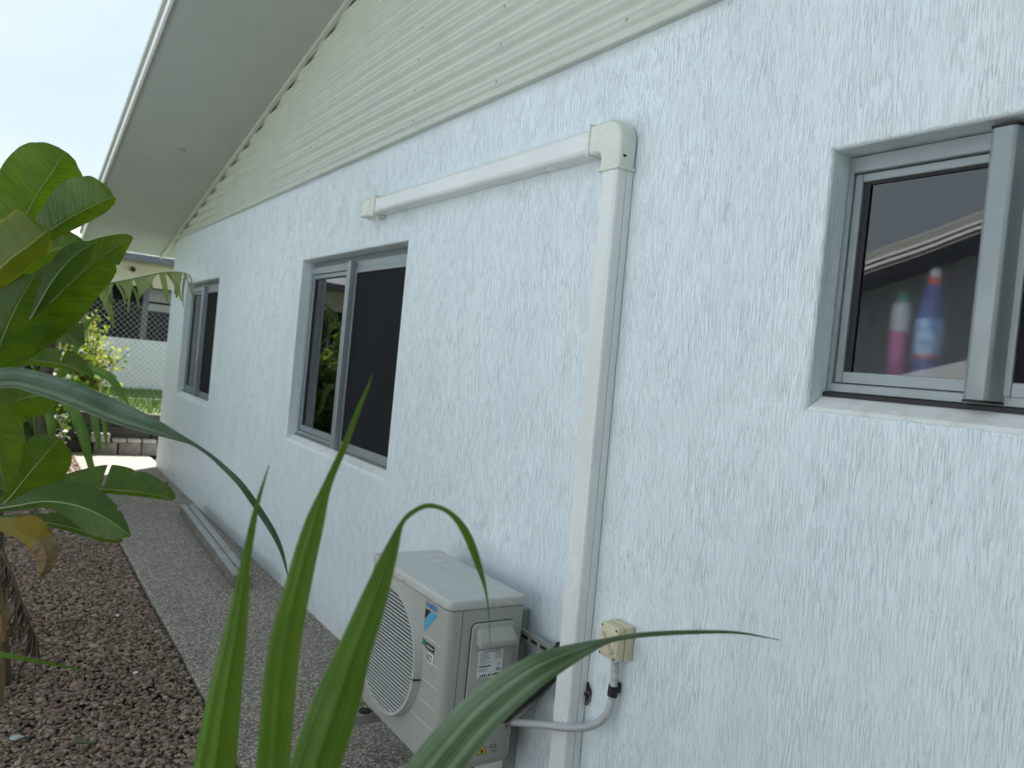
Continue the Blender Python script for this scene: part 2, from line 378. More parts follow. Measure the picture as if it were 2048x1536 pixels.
def make_gravel():
    ico = bmesh.new(); bmesh.ops.create_icosphere(ico, subdivisions=1, radius=1.0)
    bv = np.array([v.co[:] for v in ico.verts]); bf = np.array([[v.index for v in f.verts] for f in ico.faces]); ico.free()
    pts = []
    def strip(x0, x1, y0, y1, dens, s):
        n = int((x1 - x0) * (y1 - y0) * dens)
        p = np.column_stack([RNG.uniform(x0, x1, n), RNG.uniform(y0, y1, n), np.full(n, s)]); pts.append(p)
    strip(-1.80, -0.805, 0.6, 6.5, 7000, 0.0086)
    strip(-1.80, -0.81, 6.5, 10.8, 1700, 0.017)
    strip(-3.4, -1.80, 0.2, 10.8, 420, 0.026)
    strip(-1.80, -0.81, -1.0, 0.6, 900, 0.02)
    p = np.vstack(pts); n = len(p)
    size = p[:, 2] * RNG.lognormal(0, 0.28, n)
    sc = np.column_stack([RNG.uniform(0.8, 1.5, n), RNG.uniform(0.7, 1.1, n), RNG.uniform(0.45, 0.8, n)]) * size[:, None]
    V = np.repeat(bv[None], n, 0) * (1 + RNG.uniform(-0.27, 0.27, (n, len(bv), 1))) + RNG.uniform(-0.12, 0.12, (n, len(bv), 3))
    V *= sc[:, None, :]
    ax = RNG.uniform(-0.45, 0.45, n); az = RNG.uniform(0, 6.28, n)
    c, s_ = np.cos(ax)[:, None], np.sin(ax)[:, None]
    y = V[:, :, 1] * c - V[:, :, 2] * s_; z = V[:, :, 1] * s_ + V[:, :, 2] * c; V[:, :, 1] = y; V[:, :, 2] = z
    c, s_ = np.cos(az)[:, None], np.sin(az)[:, None]
    x = V[:, :, 0] * c - V[:, :, 1] * s_; y = V[:, :, 0] * s_ + V[:, :, 1] * c; V[:, :, 0] = x; V[:, :, 1] = y
    zz = -0.024 + RNG.uniform(0, 0.014, n) + 0.010 * np.sin(p[:, 0] * 5.1 + 1.3 * np.sin(p[:, 1] * 2.3)) * np.cos(p[:, 1] * 3.1)
    V += np.column_stack([p[:, 0], p[:, 1], zz])[:, None, :]
    nv = len(bv)
    F = (bf[None] + (np.arange(n) * nv)[:, None, None]).reshape(-1, 3)
    me = bpy.data.meshes.new('gravel')
    me.vertices.add(n * nv); me.vertices.foreach_set('co', V.astype(np.float32).ravel())
    me.loops.add(F.size); me.loops.foreach_set('vertex_index', F.astype(np.int32).ravel())
    me.polygons.add(len(F)); me.polygons.foreach_set('loop_start', np.arange(0, F.size, 3, dtype=np.int32)); me.polygons.foreach_set('loop_total', np.full(len(F), 3, dtype=np.int32))
    me.update(calc_edges=True)
    pal = np.array([(0.165, 0.105, 0.090), (0.205, 0.145, 0.120), (0.125, 0.085, 0.075), (0.235, 0.175, 0.150), (0.19, 0.115, 0.10), (0.14, 0.13, 0.115), (0.22, 0.19, 0.165)])
    t = pal[RNG.choice(len(pal), n, p=[.25, .22, .2, .12, .12, .06, .03])] * np.array([1.56, 1.66, 1.48]) * RNG.uniform(0.7, 1.25, (n, 1))
    at_ = me.attributes.new('tint', 'FLOAT_COLOR', 'POINT')
    at_.data.foreach_set('color', np.repeat(np.column_stack([t, np.ones(n)]), nv, 0).astype(np.float32).ravel())
    me.materials.append(MAT['stone'])
    o = bpy.data.objects.new('gravel', me); COL.objects.link(o)
    tag(o, 'reddish brown gravel beside the aggregate path', 'gravel', kind='stuff')
make_gravel()

lawn = MB().prism([(-30, 0.0), (30, 0.0), (30, 0.50), (-30, 0.50)], 10.98, 60, 1)
lawn = MB().box(-30, 30, 11.02, 60, -0.05, 0.49).build('lawn', MAT['lawn'])
tag(lawn, 'raised lawn behind the dark retaining wall', kind='structure')
def make_grass():
    n = 16000
    x = RNG.uniform(-2.6, 2.2, n); y = RNG.uniform(11.06, 15.6, n); h = RNG.uniform(0.03, 0.10, n); a = RNG.uniform(0, 6.28, n)
    dx = np.cos(a) * 0.006; dy = np.sin(a) * 0.006; lx = RNG.normal(0, 0.03, n); ly = RNG.normal(0, 0.03, n)
    V = np.stack([np.column_stack([x - dx, y - dy, np.full(n, 0.488)]), np.column_stack([x + dx, y + dy, np.full(n, 0.488)]), np.column_stack([x + lx, y + ly, 0.49 + h])], 1).reshape(-1, 3)
    o = pyobj('grass', V.tolist(), np.arange(n * 3).reshape(-1, 3).tolist(), MAT['grass'])
    tag(o, 'sunlit bright green grass on the raised lawn', 'grass', kind='stuff')
make_grass()

# ------------------------------------------------------------------ the white house
YE = 9.80                    # far corner of the gable wall
ZT = 2.66                    # top of the rendered wall
SL = 0.1984                  # roof pitch
RIDGE = 3.0
def roofz(y):                # underside of the raked soffit
    return 2.712 - SL * ((y if y >= RIDGE else 2 * RIDGE - y) - 9.448)
house = thing('house', 'white rendered house with cream corrugated gable and three grey windows', 'house', (0, 3, 0))

OPEN = [  # y0, y1, z0, z1, sill rise
    (7.48, 9.00, 0.925, 2.112, 0.045),
    (3.54, 5.148, 0.931, 2.122, 0.045),
    (-0.30, 1.188, 1.517, 2.146, 0.047)]
def make_wall():
    mb = MB(); r = 0.012
    ys = sorted({-3.8, YE} | {y + s for o in OPEN for y, s in ((o[0], -r), (o[1], r))})
    zs = sorted({-0.05, ZT + 0.04} | {z + s for o in OPEN for z, s in ((o[2], -r), (o[3], r))})
    def inside(y, z): return any(o[0] - r < y < o[1] + r and o[2] - r < z < o[3] + r for o in OPEN)
    for i in range(len(ys) - 1):
        for j in range(len(zs) - 1):
            if not inside((ys[i] + ys[i + 1]) / 2, (zs[j] + zs[j + 1]) / 2):
                mb.add([(0, ys[i], zs[j]), (0, ys[i], zs[j + 1]), (0, ys[i + 1], zs[j + 1]), (0, ys[i + 1], zs[j])], [(0, 1, 2, 3)])
    D = 0.13
    for (y0, y1, z0, z1, rise) in OPEN:
        loops = []
        for k in range(7):
            a = k / 6 * math.pi / 2; o = r - r * math.sin(a); x = r - r * math.cos(a)
            loops.append([(x, y0 - o, z0 - o), (x, y1 + o, z0 - o), (x, y1 + o, z1 + o), (x, y0 - o, z1 + o)])
        loops.append([(D, y0, z0 + rise * 1.5), (D, y1, z0 + rise * 1.5), (D, y1, z1), (D, y0, z1)])
        for a, b in zip(loops, loops[1:]):
            for k in range(4):
                mb.add([a[k], a[(k + 1) % 4], b[(k + 1) % 4], b[k]], [(0, 1, 2, 3)])
    # rounded far corner and return wall
    rc = 0.02
    prev = (0, YE)
    for k in range(1, 6):
        a = k / 5 * math.pi / 2; q = (rc - rc * math.cos(a), YE + rc * math.sin(a))
        mb.add([(prev[0], prev[1], -0.05), (prev[0], prev[1], ZT), (q[0], q[1], ZT), (q[0], q[1], -0.05)], [(0, 1, 2, 3)]); prev = q
    mb.add([(rc, YE + rc, -0.05), (rc, YE + rc, ZT), (9, YE + rc, ZT), (9, YE + rc, -0.05)], [(0, 1, 2, 3)])
    mb.add([(9, -3.8, -0.05), (9, -3.8, ZT), (9, YE + rc, ZT), (9, YE + rc, -0.05)], [(0, 1, 2, 3)])
    mb.add([(0, -3.8, -0.05), (0, -3.8, ZT), (9, -3.8, ZT), (9, -3.8, -0.05)], [(0, 1, 2, 3)])
    o = mb.build('wall', MAT['render'], house, smooth=True, angle=30)
    return o
wall = make_wall()
# smooth sloping sills laid 2 mm over the reveal
for (y0, y1, z0, z1, rise) in OPEN:
    s = rise * 1.5 / 0.13
    mb = MB(); mb.add([(0.010, y0 + 0.002, z0 + 0.006), (0.010, y1 - 0.002, z0 + 0.006), (0.125, y1 - 0.002, z0 + 0.003 + s * 0.125), (0.125, y0 + 0.002, z0 + 0.003 + s * 0.125)], [(0, 1, 2, 3)])
    mb.add([(0.010, y0 + 0.002, z0 + 0.006), (0.010, y1 - 0.002, z0 + 0.006), (0.0025, y1 - 0.002, z0 - 0.0036), (0.0025, y0 + 0.002, z0 - 0.0036)], [(0, 3, 2, 1)])
    mb.build('sill', MAT['sill'], house)
# rooms behind the windows
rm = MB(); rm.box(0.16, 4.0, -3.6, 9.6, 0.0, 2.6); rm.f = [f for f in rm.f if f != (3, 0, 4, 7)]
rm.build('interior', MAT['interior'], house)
# inner wall leaf round the openings so the rooms stay dark
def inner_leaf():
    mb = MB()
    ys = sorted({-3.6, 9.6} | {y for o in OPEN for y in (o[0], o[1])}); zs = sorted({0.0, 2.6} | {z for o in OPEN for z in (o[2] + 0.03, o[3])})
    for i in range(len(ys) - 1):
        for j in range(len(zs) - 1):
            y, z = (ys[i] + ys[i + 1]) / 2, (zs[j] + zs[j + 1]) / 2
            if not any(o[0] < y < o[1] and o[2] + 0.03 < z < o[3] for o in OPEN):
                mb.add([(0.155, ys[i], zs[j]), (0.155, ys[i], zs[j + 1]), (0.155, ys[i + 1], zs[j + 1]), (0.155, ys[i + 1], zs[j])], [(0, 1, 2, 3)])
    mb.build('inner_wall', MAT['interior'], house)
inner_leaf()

def gable():
    clad = MB()
    sheets = [(-3.8, 1.55, 0.000), (1.50, 4.36, 0.0025), (4.30, 9.75, 0.0)]
    root = thing('x', None, None) if False else None
    par = bpy.data.objects.new('gable_cladding', None); par.empty_display_size = 0.05
    link(par, house); par.location = (0, 0, ZT)
    par.location = (0, 0, 0)
    P = 0.076; A = 0.0125
    for (ya, yb, lift) in sheets:
        mb = MB(); ns = 10
        def col_top(y): return min(roofz(y) + 0.03, 4.2)
        nz = int((roofz(max(min(yb, RIDGE), ya)) + 0.03 - 2.655) / P * ns) + 2
        cols = np.linspace(ya, yb, max(3, int((yb - ya) / 0.15)))
        verts = []; idx = {}
        for i, y in enumerate(cols):
            for k in range(nz):
                z = 2.655 + k * P / ns
                x = -0.016 - lift + A * math.cos((z - 2.705) / P * 2 * math.pi) * -1
                idx[(i, k)] = len(verts); verts.append((x, y, z))
        faces = []
        for i in range(len(cols) - 1):
            for k in range(nz - 1):
                if verts[idx[(i, k)]][2] < max(roofz(cols[i]), roofz(cols[i + 1])) + 0.04:
                    faces.append((idx[(i, k)], idx[(i, k + 1)], idx[(i + 1, k + 1)], idx[(i + 1, k)]))
        pyobj('cladding_sheet', verts, faces, MAT['cream_metal'], par, smooth=True)
    # screws on every other crest
    sm = MB(); n = 8
    sm.tube([(0, 0, 0), (-0.0015, 0, 0)], 0.0085, 10); sm.tube([(-0.0015, 0, 0), (-0.0075, 0, 0)], 0.0055, 6)
    first = sm.build('screw', MAT['steel'], par)
    i = 0
    for yc in (1.89, 2.68, 3.462, 4.30, 4.98, 5.774, 6.55, 7.33, 8.1, 8.9):
        z = 2.705
        while z < roofz(yc) - 0.05:
            s = first if i == 0 else link(bpy.data.objects.new('screw', first.data), par)
            off = Vector((-0.0255, yc + random.uniform(-.012, .012), z)) - Vector((0, 3, 0))
            s.location = off; i += 1; z += 2 * P
    return par
gable()
# bottom flashing of the cladding, and the thin angle under it
mb = MB(); mb.prism([(0.0, 2.648), (-0.030, 2.644), (-0.034, 2.648), (-0.034, 2.672), (-0.027, 2.679), (0.0, 2.682)], -3.8, 9.78, 1)
mb.build('flashing', MAT['cream_metal'], house)
# soffit, bead under it, barge, eave fascia, roof
OV = -0.89; EY = 10.50
def rake(name, mat, x0, x1, dz0, dz1, y0=RIDGE, y1=EY, parent=house, both=True):
    mb = MB()
    def seg(a, b):
        za, zb = roofz(a), roofz(b)
        vs = []
        for (y, z) in ((a, za), (b, zb)):
            vs += [(x0, y, z + dz0), (x1, y, z + dz0), (x1, y, z + dz1), (x0, y, z + dz1)]
        mb.add(vs, [(0, 1, 2, 3), (7, 6, 5, 4), (0, 4, 5, 1), (1, 5, 6, 2), (2, 6, 7, 3), (3, 7, 4, 0)])
    seg(y0, y1)
    if both: seg(2 * RIDGE - EY, y0)
    return mb.build(name, mat, parent)
rake('soffit', MAT['soffit'], OV, 0.02, 0.0, 0.012)
rake('eave_soffit', MAT['soffit'], 0.02, 9.4, 0.0, 0.012, y0=YE + 0.025, both=False)
rake('bead', MAT['cream_metal'], -0.052, -0.026, -0.034, -0.001)
barge = rake('barge_board', MAT['grey_metal'], OV - 0.022, OV - 0.001, -0.004, 0.150)
rake('barge_lip', MAT['white_metal'], OV - 0.040, OV - 0.023, -0.012, 0.050)
rake('barge_cap', MAT['cream_metal'], OV - 0.048, OV - 0.022, 0.118, 0.160)
rake('roof', MAT['roof'], OV - 0.02, 9.6, 0.152, 0.175)
box('fascia', MAT['far_soffit'], house, OV - 0.02, 9.4, EY + 0.002, EY + 0.022, roofz(EY) - 0.004, roofz(EY) + 0.15)
# small round vent in the soffit
q = Vector((-0.45, 7.3, roofz(7.3)))
mb = MB(); mb.tube([(q.x, q.y, q.z - 0.008), (q.x, q.y, q.z + 0.004)], 0.035, 20); mb.build('soffit_vent', MAT['grey_metal'], house)

# ------------------------------------------------------------------ windows
def window(y0, y1, z0, z1, ym0, ym1, rise, big=False):
    w = bpy.data.objects.new('window', None); w.empty_display_size = 0.1
    link(w, house); w.location = (0, 0, 0)
    xb = 0.125; fx = 0.070; zb = z0 + rise
    ft = 0.030 if not big else 0.016
    zt = z1 - (0.040 if not big else 0.004)
    if not big: box('head_strip', MAT['alu_dark'], w, 0.088, xb, y0 + 0.003, y1 - 0.003, zt, z1 - 0.002)
    # outer frame: four members, mitre-butted
    f = MB()
    f.box(fx, xb, y0 + 0.003, y0 + ft, zb, zt); f.box(fx, xb, y1 - ft, y1 - 0.003, zb, zt)
    th = 0.045 if not big else 0.040
    f.box(fx - 0.004, xb, y0 + ft, y1 - ft, zt - th, zt - 0.001); f.box(fx - 0.006, xb, y0 + ft, y1 - ft, zb, zb + 0.022)
    f.build('frame', MAT['alu'], w, bevel=0.002, seg=1)
    t = MB(); t.box(fx - 0.016, fx + 0.01, y0 + 0.004, y1 - 0.004, zb - 0.012, zb - 0.001)
    t.build('track', MAT['alu_dark'] if not big else MAT['black'], w, bevel=0.0015, seg=1)
    # glazed sash (far side)
    gz0, gz1 = zb + 0.024, zt - th - 0.002
    gy0, gy1 = ym1 - 0.01, y1 - ft - 0.001
    st = 0.026 if not big else 0.020
    s = MB(); X0, X1 = 0.078, 0.100
    s.box(X0, X1, gy1 - st, gy1, gz0, gz1); s.box(X0, X1, gy0, gy1 - st, gz1 - st, gz1); s.box(X0, X1, gy0, gy1 - st, gz0, gz0 + st + 0.008)
    s.build('sash_frame', MAT['alu'], w, bevel=0.0015, seg=1)
    yb_, zb_, zt_ = gy1 - st + 0.004, gz0 + st, gz1 - st + 0.004
    MB().add([(0.092, gy0, zb_), (0.092, gy0, zt_), (0.092, yb_, zt_), (0.092, yb_, zb_)], [(3, 2, 1, 0)]).build('pane', MAT['obscure'] if big else MAT['glass'], w)
    k = MB(); sw_ = 0.016 if big else 0.006; k.box(0.0865, 0.0900, gy1 - st - sw_, gy1 - st + 0.001, gz0 + st, gz1 - st); k.box(0.0865, 0.0900, gy0, gy1 - st - sw_, gz1 - st - 0.006, gz1 - st + 0.001); k.build('seal', MAT['black'], w)
    # screen (near side)
    sy0, sy1 = y0 + ft + 0.001, ym0 + 0.012
    s = MB(); X0, X1 = 0.060, 0.074
    s.box(X0, X1, sy0, sy0 + 0.024, gz0 - 0.004, gz1 + 0.002); s.box(X0, X1, sy1 - 0.024, sy1, gz0 - 0.004, gz1 + 0.002)
    s.box(X0 + .001, X1, sy0 + 0.024, sy1 - 0.024, gz1 - 0.024, gz1 + 0.002); s.box(X0 + .001, X1, sy0 + 0.024, sy1 - 0.024, gz0 - 0.004, gz0 + 0.026)
    s.build('screen_frame', MAT['alu'], w, bevel=0.0015, seg=1)
    box('insect_screen', MAT['screen'], w, 0.067, 0.069, sy0 + 0.022, sy1 - 0.022, gz0 + 0.02, gz1 - 0.02)
    # mullion
    mz0, mz1 = zb + 0.004, zt - 0.006
    if big:
        poly = [(0.066, ym0), (0.024, ym0 + 0.012), (0.018, ym0 + 0.020), (0.018, ym1 - 0.016), (0.024, ym1 - 0.008), (0.066, ym1)]
        MB().prism(poly, mz0 + 0.004, mz1 - 0.004, 2).build('mullion', MAT['alu'], w, bevel=0.002, seg=2)
        pc = [(0.067, ym0 - .001), (0.023, ym0 + 0.011), (0.0165, ym0 + 0.019), (0.0165, ym1 - 0.015), (0.023, ym1 - 0.007), (0.067, ym1 + .001)]
        MB().prism(pc, mz0 - 0.001, mz0 + 0.0035, 2).build('end_cap', MAT['black'], w)
        MB().prism(pc, mz1 - 0.0035, mz1 + 0.001, 2).build('end_cap', MAT['black'], w)
    else:
        box('mullion', MAT['alu'], w, 0.026, 0.0765, ym0, ym1, mz0, mz1, bevel=0.003)
    return w
window(7.48, 9.00, 0.925, 2.112, 8.215, 8.295, 0.045)
window(3.54, 5.148, 0.931, 2.122, 4.335, 4.395, 0.045)
window(-0.30, 1.188, 1.517, 2.146, 0.772, 0.842, 0.047, big=True)

# bottles on the inner sill of the near window
box('inner_sill', MAT['interior_sill'], house, 0.160, 0.46, -0.30, 1.188, 1.565, 1.595)
def bottle(name, label, y, x, prof, mats, group='cleaning bottles behind the near window'):
    b = thing(name, label, 'bottle', (x, y, 1.596), group)
    for (pn, mt, pts) in prof:
        mb = MB(); mb.tube([(x, y, 1.596 + z) for z, r in pts], [r for z, r in pts], 24); mb.build(pn, MAT[mt], b, smooth=True)
MAT['pink'] = worn('pink_liquid', (0.62, 0.10, 0.36), 0.3, 0.05); MAT['lilac'] = worn('pale_label', (0.68, 0.66, 0.72), 0.4, 0.05)
MAT['green_cap'] = worn('green_cap', (0.02, 0.26, 0.12), 0.4, 0.05); MAT['blue_b'] = worn('blue_plastic', (0.05, 0.07, 0.30), 0.3, 0.05)
MAT['sky_label'] = worn('sky_blue_label', (0.10, 0.30, 0.66), 0.35, 0.35, 45, dirt=(0.62, 0.74, 0.85)); MAT['red_cap'] = worn('red_cap', (0.62, 0.10, 0.06), 0.4, 0.05)
bottle('bottle', 'slim pink bottle with green cap behind the near window glass', 1.112, 0.205,
       [('body', 'pink', [(0, 0.018), (0.004, 0.021), (0.135, 0.021)]), ('label_band', 'lilac', [(0.1355, 0.0212), (0.20, 0.0212), (0.208, 0.015)]), ('cap', 'green_cap', [(0.2085, 0.013), (0.230, 0.013), (0.233, 0.011)])], None)
bottle('bottle', 'blue bottle with red and white spout behind the near window glass', 1.034, 0.205,
       [('body', 'blue_b', [(0, 0.026), (0.005, 0.031), (0.07, 0.031)]), ('red_band', 'red_cap', [(0.0703, 0.0313), (0.078, 0.0313)]), ('label_band', 'sky_label', [(0.0783, 0.0313), (0.165, 0.0313)]),
        ('shoulder', 'blue_b', [(0.1653, 0.031), (0.195, 0.030), (0.225, 0.024), (0.250, 0.015)]), ('collar', 'red_cap', [(0.2503, 0.016), (0.268, 0.015)]), ('spout', 'paper', [(0.2683, 0.012), (0.285, 0.010), (0.29, 0.006)])], None)

# ------------------------------------------------------------------ pipe duct on the wall
duct = thing('pipe_duct', 'white plastic pipe duct bent over the wall above the outdoor unit', 'duct', (0, 1.93, 0.0))
half = [(0.0255, 0.0645), (0.0275, 0.0655), (0.0295, 0.0640), (0.0315, 0.0645), (0.0370, 0.0610), (0.0400, 0.0560), (0.0410, 0.0520), (0.0395, 0.0505), (0.0410, 0.0490), (0.0415, 0.0290), (0.0360, 0.0282), (0.0360, 0.0258), (0.0412, 0.0250), (0.0415, 0.0)]
prof = [(-u, h_) for u, h_ in reversed(half)] + half
def run(name, p0, p1, across):
    mb = MB(); p0 = Vector(p0); p1 = Vector(p1); a = Vector(across); o = Vector((-1, 0, 0))
    vs = [p0 + a * u + o * h for u, h in prof] + [p1 + a * u + o * h for u, h in prof]; n = len(prof)
    mb.add(vs, [tuple(range(n)), tuple(range(n, 2 * n))] + [(i, (i + 1) % n, n + (i + 1) % n, n + i) for i in range(n)])
    return mb.build(name, MAT['duct'], duct, smooth=True, angle=25)
run('vertical_duct', (-0.004, 1.918, 0.02), (-0.004, 1.956, 2.30), (0, 1, 0))
run('horizontal_duct', (-0.004, 1.96, 2.305), (-0.004, 3.90, 2.308), (0, 0, 1))
# elbow: L outline with a rounded outer corner
def arc(cy, cz, r, a0, a1, n=6): return [(cy + r * math.cos(R_(a0 + (a1 - a0) * k / n)), cz + r * math.sin(R_(a0 + (a1 - a0) * k / n))) for k in range(n + 1)]
Lp = [(1.906, 2.195)] + [(2.003, 2.195)] + [(2.003, 2.225)] + arc(2.028, 2.232, 0.025, 180, 90, 4)[0:] + [(2.072, 2.257), (2.072, 2.355)] + arc(1.978, 2.283, 0.072, 90, 180, 8)
MB().prism(Lp, -0.003, -0.073, 0).build('elbow', MAT['elbow'], duct, bevel=0.012, seg=4)
Lr = [(1.901, 2.190), (2.008, 2.190), (2.008, 2.201), (1.901, 2.201)]
MB().prism(Lr, -0.003, -0.0765, 0).build('elbow_rim', MAT['elbow'], duct, bevel=0.003, seg=2)
MB().prism([(2.066, 2.251), (2.077, 2.251), (2.077, 2.360), (2.066, 2.360)], -0.003, -0.0765, 0).build('elbow_rim', MAT['elbow'], duct, bevel=0.003, seg=2)
box('latch_slot', MAT['dark_gap'], duct, -0.058, -0.045, 1.9045, 1.9075, 2.228, 2.236, bevel=0.001)
MB().prism([(3.835, 2.252), (3.905, 2.252), (3.905, 2.362), (3.835, 2.362)], -0.003, -0.078, 0).build('end_collar', MAT['elbow'], duct, bevel=0.008, seg=3)
cap = MB(); cap.prism([(3.905, 2.256), (4.045, 2.262), (4.045, 2.352), (3.905, 2.358)], 0.003, -0.070, 0); cap.build('end_cap', MAT['elbow'], duct, bevel=0.012, seg=4)
MB().tube([(-0.03, 3.87, 2.255), (-0.03, 3.87, 2.238)], 0.014, 12).build('drain_nib', MAT['elbow'], duct)
duct.location.z += 0.013; duct.location.y -= 0.006

# ------------------------------------------------------------------ outdoor air conditioning unit
AX0, AX1, AY0, AY1, AZ0, AZ1 = -0.385, -0.095, 2.135, 2.755, 0.232, 0.783
ac = thing('air_conditioner', 'ivory outdoor air conditioning unit on brackets against the wall', 'air conditioner', (-0.24, 2.445, AZ0))
def rrect(x0, x1, y0, y1, rs, n=5):
    """rounded rectangle outline, radii for corners (x0y0, x1y0, x1y1, x0y1)"""
    out = []
    for (cx, cy, a0), r in zip(((x0, y0, 180), (x1, y0, 270), (x1, y1, 0), (x0, y1, 90)), rs):
        ox = cx + (r if cx == x0 else -r); oy = cy + (r if cy == y0 else -r)
        out += [(ox + r * math.cos(R_(a0 + 90 * k / n)), oy + r * math.sin(R_(a0 + 90 * k / n))) for k in range(n + 1)]
    return out
MB().prism(rrect(AX0, AX1, AY0, AY1, (0.030, 0.006, 0.006, 0.030), 7), AZ0, AZ1 - 0.036, 2).build('casing', MAT['ac'], ac, smooth=True, angle=35)
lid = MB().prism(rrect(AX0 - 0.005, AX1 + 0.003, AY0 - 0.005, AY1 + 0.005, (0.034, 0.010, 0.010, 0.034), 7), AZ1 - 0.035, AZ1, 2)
MAT['ac_lid_toplit'] = worn('toplit_ivory_lid', (0.50, 0.505, 0.48), 0.32, 0.06, 6)  # casing paint made lighter to put overhead light into the colour
lid.build('lid', MAT['ac_lid_toplit'], ac, bevel=0.0075, seg=3)
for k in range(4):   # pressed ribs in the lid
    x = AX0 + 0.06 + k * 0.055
    box('lid_rib', MAT['ac_lid_toplit'], ac, x, x + 0.012, AY0 + 0.05, AY1 - 0.05, AZ1 - 0.001, AZ1 + 0.0012, bevel=0.0005, seg=1)
stk = box('lid_sticker', MAT['paper'], ac, AX1 - 0.11, AX1 - 0.03, AY1 - 0.16, AY1 - 0.08, AZ1 - 0.001, AZ1 + 0.0005)
MAT['print_line'] = worn('faded_print', (0.36, 0.26, 0.24), 0.6, 0.05)
for k in range(4): box('print_line', MAT['print_line'], stk, AX1 - 0.105, AX1 - 0.035, AY1 - 0.150 + k * 0.017, AY1 - 0.144 + k * 0.017, AZ1 + 0.0004, AZ1 + 0.0008)
MB().prism(rrect(AX0 + 0.01, AX1 - 0.002, AY0 + 0.005, AY1 - 0.005, (0.02,) * 4, 3), AZ0 - 0.018, AZ0 - 0.001, 2).build('base_pan', MAT['ac'], ac)
# fan guard
GY, GZ, GR = 2.512, 0.503, 0.236
grille = bpy.data.objects.new('fan_guard', None); grille.empty_display_size = 0.05; link(grille, ac); grille.location = (0, 0, 0)
def ring(name, mat, parent, r0, r1, xa, xb, n=64, bevel=0.0):
    mb = MB(); vs = []; fs = []
    for k in range(n):
        a = 2 * math.pi * k / n; c, s = math.cos(a), math.sin(a)
        vs += [(xa, GY + r1 * c, GZ + r1 * s), (xb, GY + (r1 - 0.010) * c, GZ + (r1 - 0.010) * s), (xb, GY + r0 * c, GZ + r0 * s), (xa, GY + r0 * c, GZ + r0 * s)]
    for k in range(n):
        j = (k + 1) % n
        for q in range(4): fs.append((k * 4 + q, k * 4 + (q + 1) % 4, j * 4 + (q + 1) % 4, j * 4 + q))
    mb.add(vs, fs); return mb.build(name, mat, parent, smooth=True, angle=25)
ring('guard_ring', MAT['ac_light'], grille, GR - 0.020, GR, AX0 + 0.002, AX0 - 0.026)
disc = MB(); disc.add([(AX0 - 0.0012, GY + (GR - 0.015) * math.cos(2 * math.pi * k / 48), GZ + (GR - 0.015) * math.sin(2 * math.pi * k / 48)) for k in range(48)], [tuple(range(48))])
disc.build('fan_opening', MAT['dark_gap'], grille)
nb = 34
for k in range(nb):
    z = GZ - GR + 0.020 + (2 * GR - 0.040) * (k + 0.5) / nb
    hw = math.sqrt(max(1e-5, (GR - 0.014) ** 2 - (z - GZ) ** 2))
    sl = MB(); sl.prism([(AX0 - 0.008, z - 0.0012), (AX0 - 0.022, z - 0.0030), (AX0 - 0.024, z - 0.0010), (AX0 - 0.022, z + 0.0014), (AX0 - 0.008, z + 0.0012)], GY - hw, GY + hw, 1)
    sl.build('slat', MAT['ac_light'], grille)
for k in range(10):
    a = 2 * math.pi * (k + 0.25) / 10
    MB().tube([(AX0 - 0.010, GY, GZ), (AX0 - 0.010, GY + (GR - 0.018) * math.cos(a), GZ + (GR - 0.018) * math.sin(a))], 0.0018, 5).build('spoke', MAT['ac_plastic'], grille)
box('ring_joint', MAT['dark_gap'], grille, AX0 - 0.0272, AX0 + 0.003, GY - GR - 0.0004, GY - GR + 0.022, GZ - 0.03, GZ - 0.027)
# embossed lines right of the fan
for z, ya in ((0.623, 2.330), (0.553, 2.298), (0.483, 2.292), (0.415, 2.302), (0.348, 2.338)):
    y1 = GY - math.sqrt(GR ** 2 - (z - GZ) ** 2) - 0.004
    MB().prism([(AX0 + 0.001, z - 0.003), (AX0 - 0.0022, z), (AX0 + 0.001, z + 0.003)], 2.168, y1, 1).build('embossed_line', MAT['ac_light'], ac)
# brand mark, badges: flat print
fxp = AX0 - 0.0012
def quad(name, mat, parent, pts): return MB().add(pts, [tuple(range(len(pts)))]).build(name, mat, parent)
text_part('lettering', 'DAIKIN', MAT['blue_ink'], ac, (fxp, 2.292, 0.722), (0, -1, 0), (0, 0, 1), 0.017, bold=0.03)
quad('emblem_black', MAT['ink'], ac, [(fxp, 2.292, 0.714), (fxp, 2.254, 0.714), (fxp, 2.292, 0.676)])
quad('emblem_blue', MAT['cyan_ink'], ac, [(fxp, 2.292, 0.632), (fxp, 2.292, 0.672), (fxp, 2.250, 0.714), (fxp, 2.206, 0.714)])
quad('badge_green', MAT['green_ink'], ac, [(fxp, 2.292, 0.592), (fxp, 2.292, 0.613), (fxp, 2.268, 0.613), (fxp, 2.268, 0.592)])
quad('badge_black', MAT['ink'], ac, [(fxp, 2.267, 0.588), (fxp, 2.267, 0.609), (fxp, 2.205, 0.609), (fxp, 2.205, 0.588)])
MB().tube([(fxp - 0.0003, 2.259 - 0.048 * t, 0.598 + 0.004 * math.sin(t * 22) * (1 - 0.5 * t)) for t in np.linspace(0, 1, 40)], 0.0011, 4).build('badge_script', MAT['paper'], ac)
quad('r32_frame', MAT['ink'], ac, [(fxp + .0004, 2.252, 0.546), (fxp + .0004, 2.252, 0.584), (fxp + .0004, 2.207, 0.584), (fxp + .0004, 2.207, 0.546)])
quad('r32_ground', MAT['paper'], ac, [(fxp, 2.2505, 0.5475), (fxp, 2.2505, 0.5825), (fxp, 2.2085, 0.5825), (fxp, 2.2085, 0.5475)])
text_part('r32_lettering', 'R32', MAT['ink'], ac, (fxp - 0.0004, 2.249, 0.553), (0, -0.62, 0), (0, 0, 1), 0.024, bold=0.03)
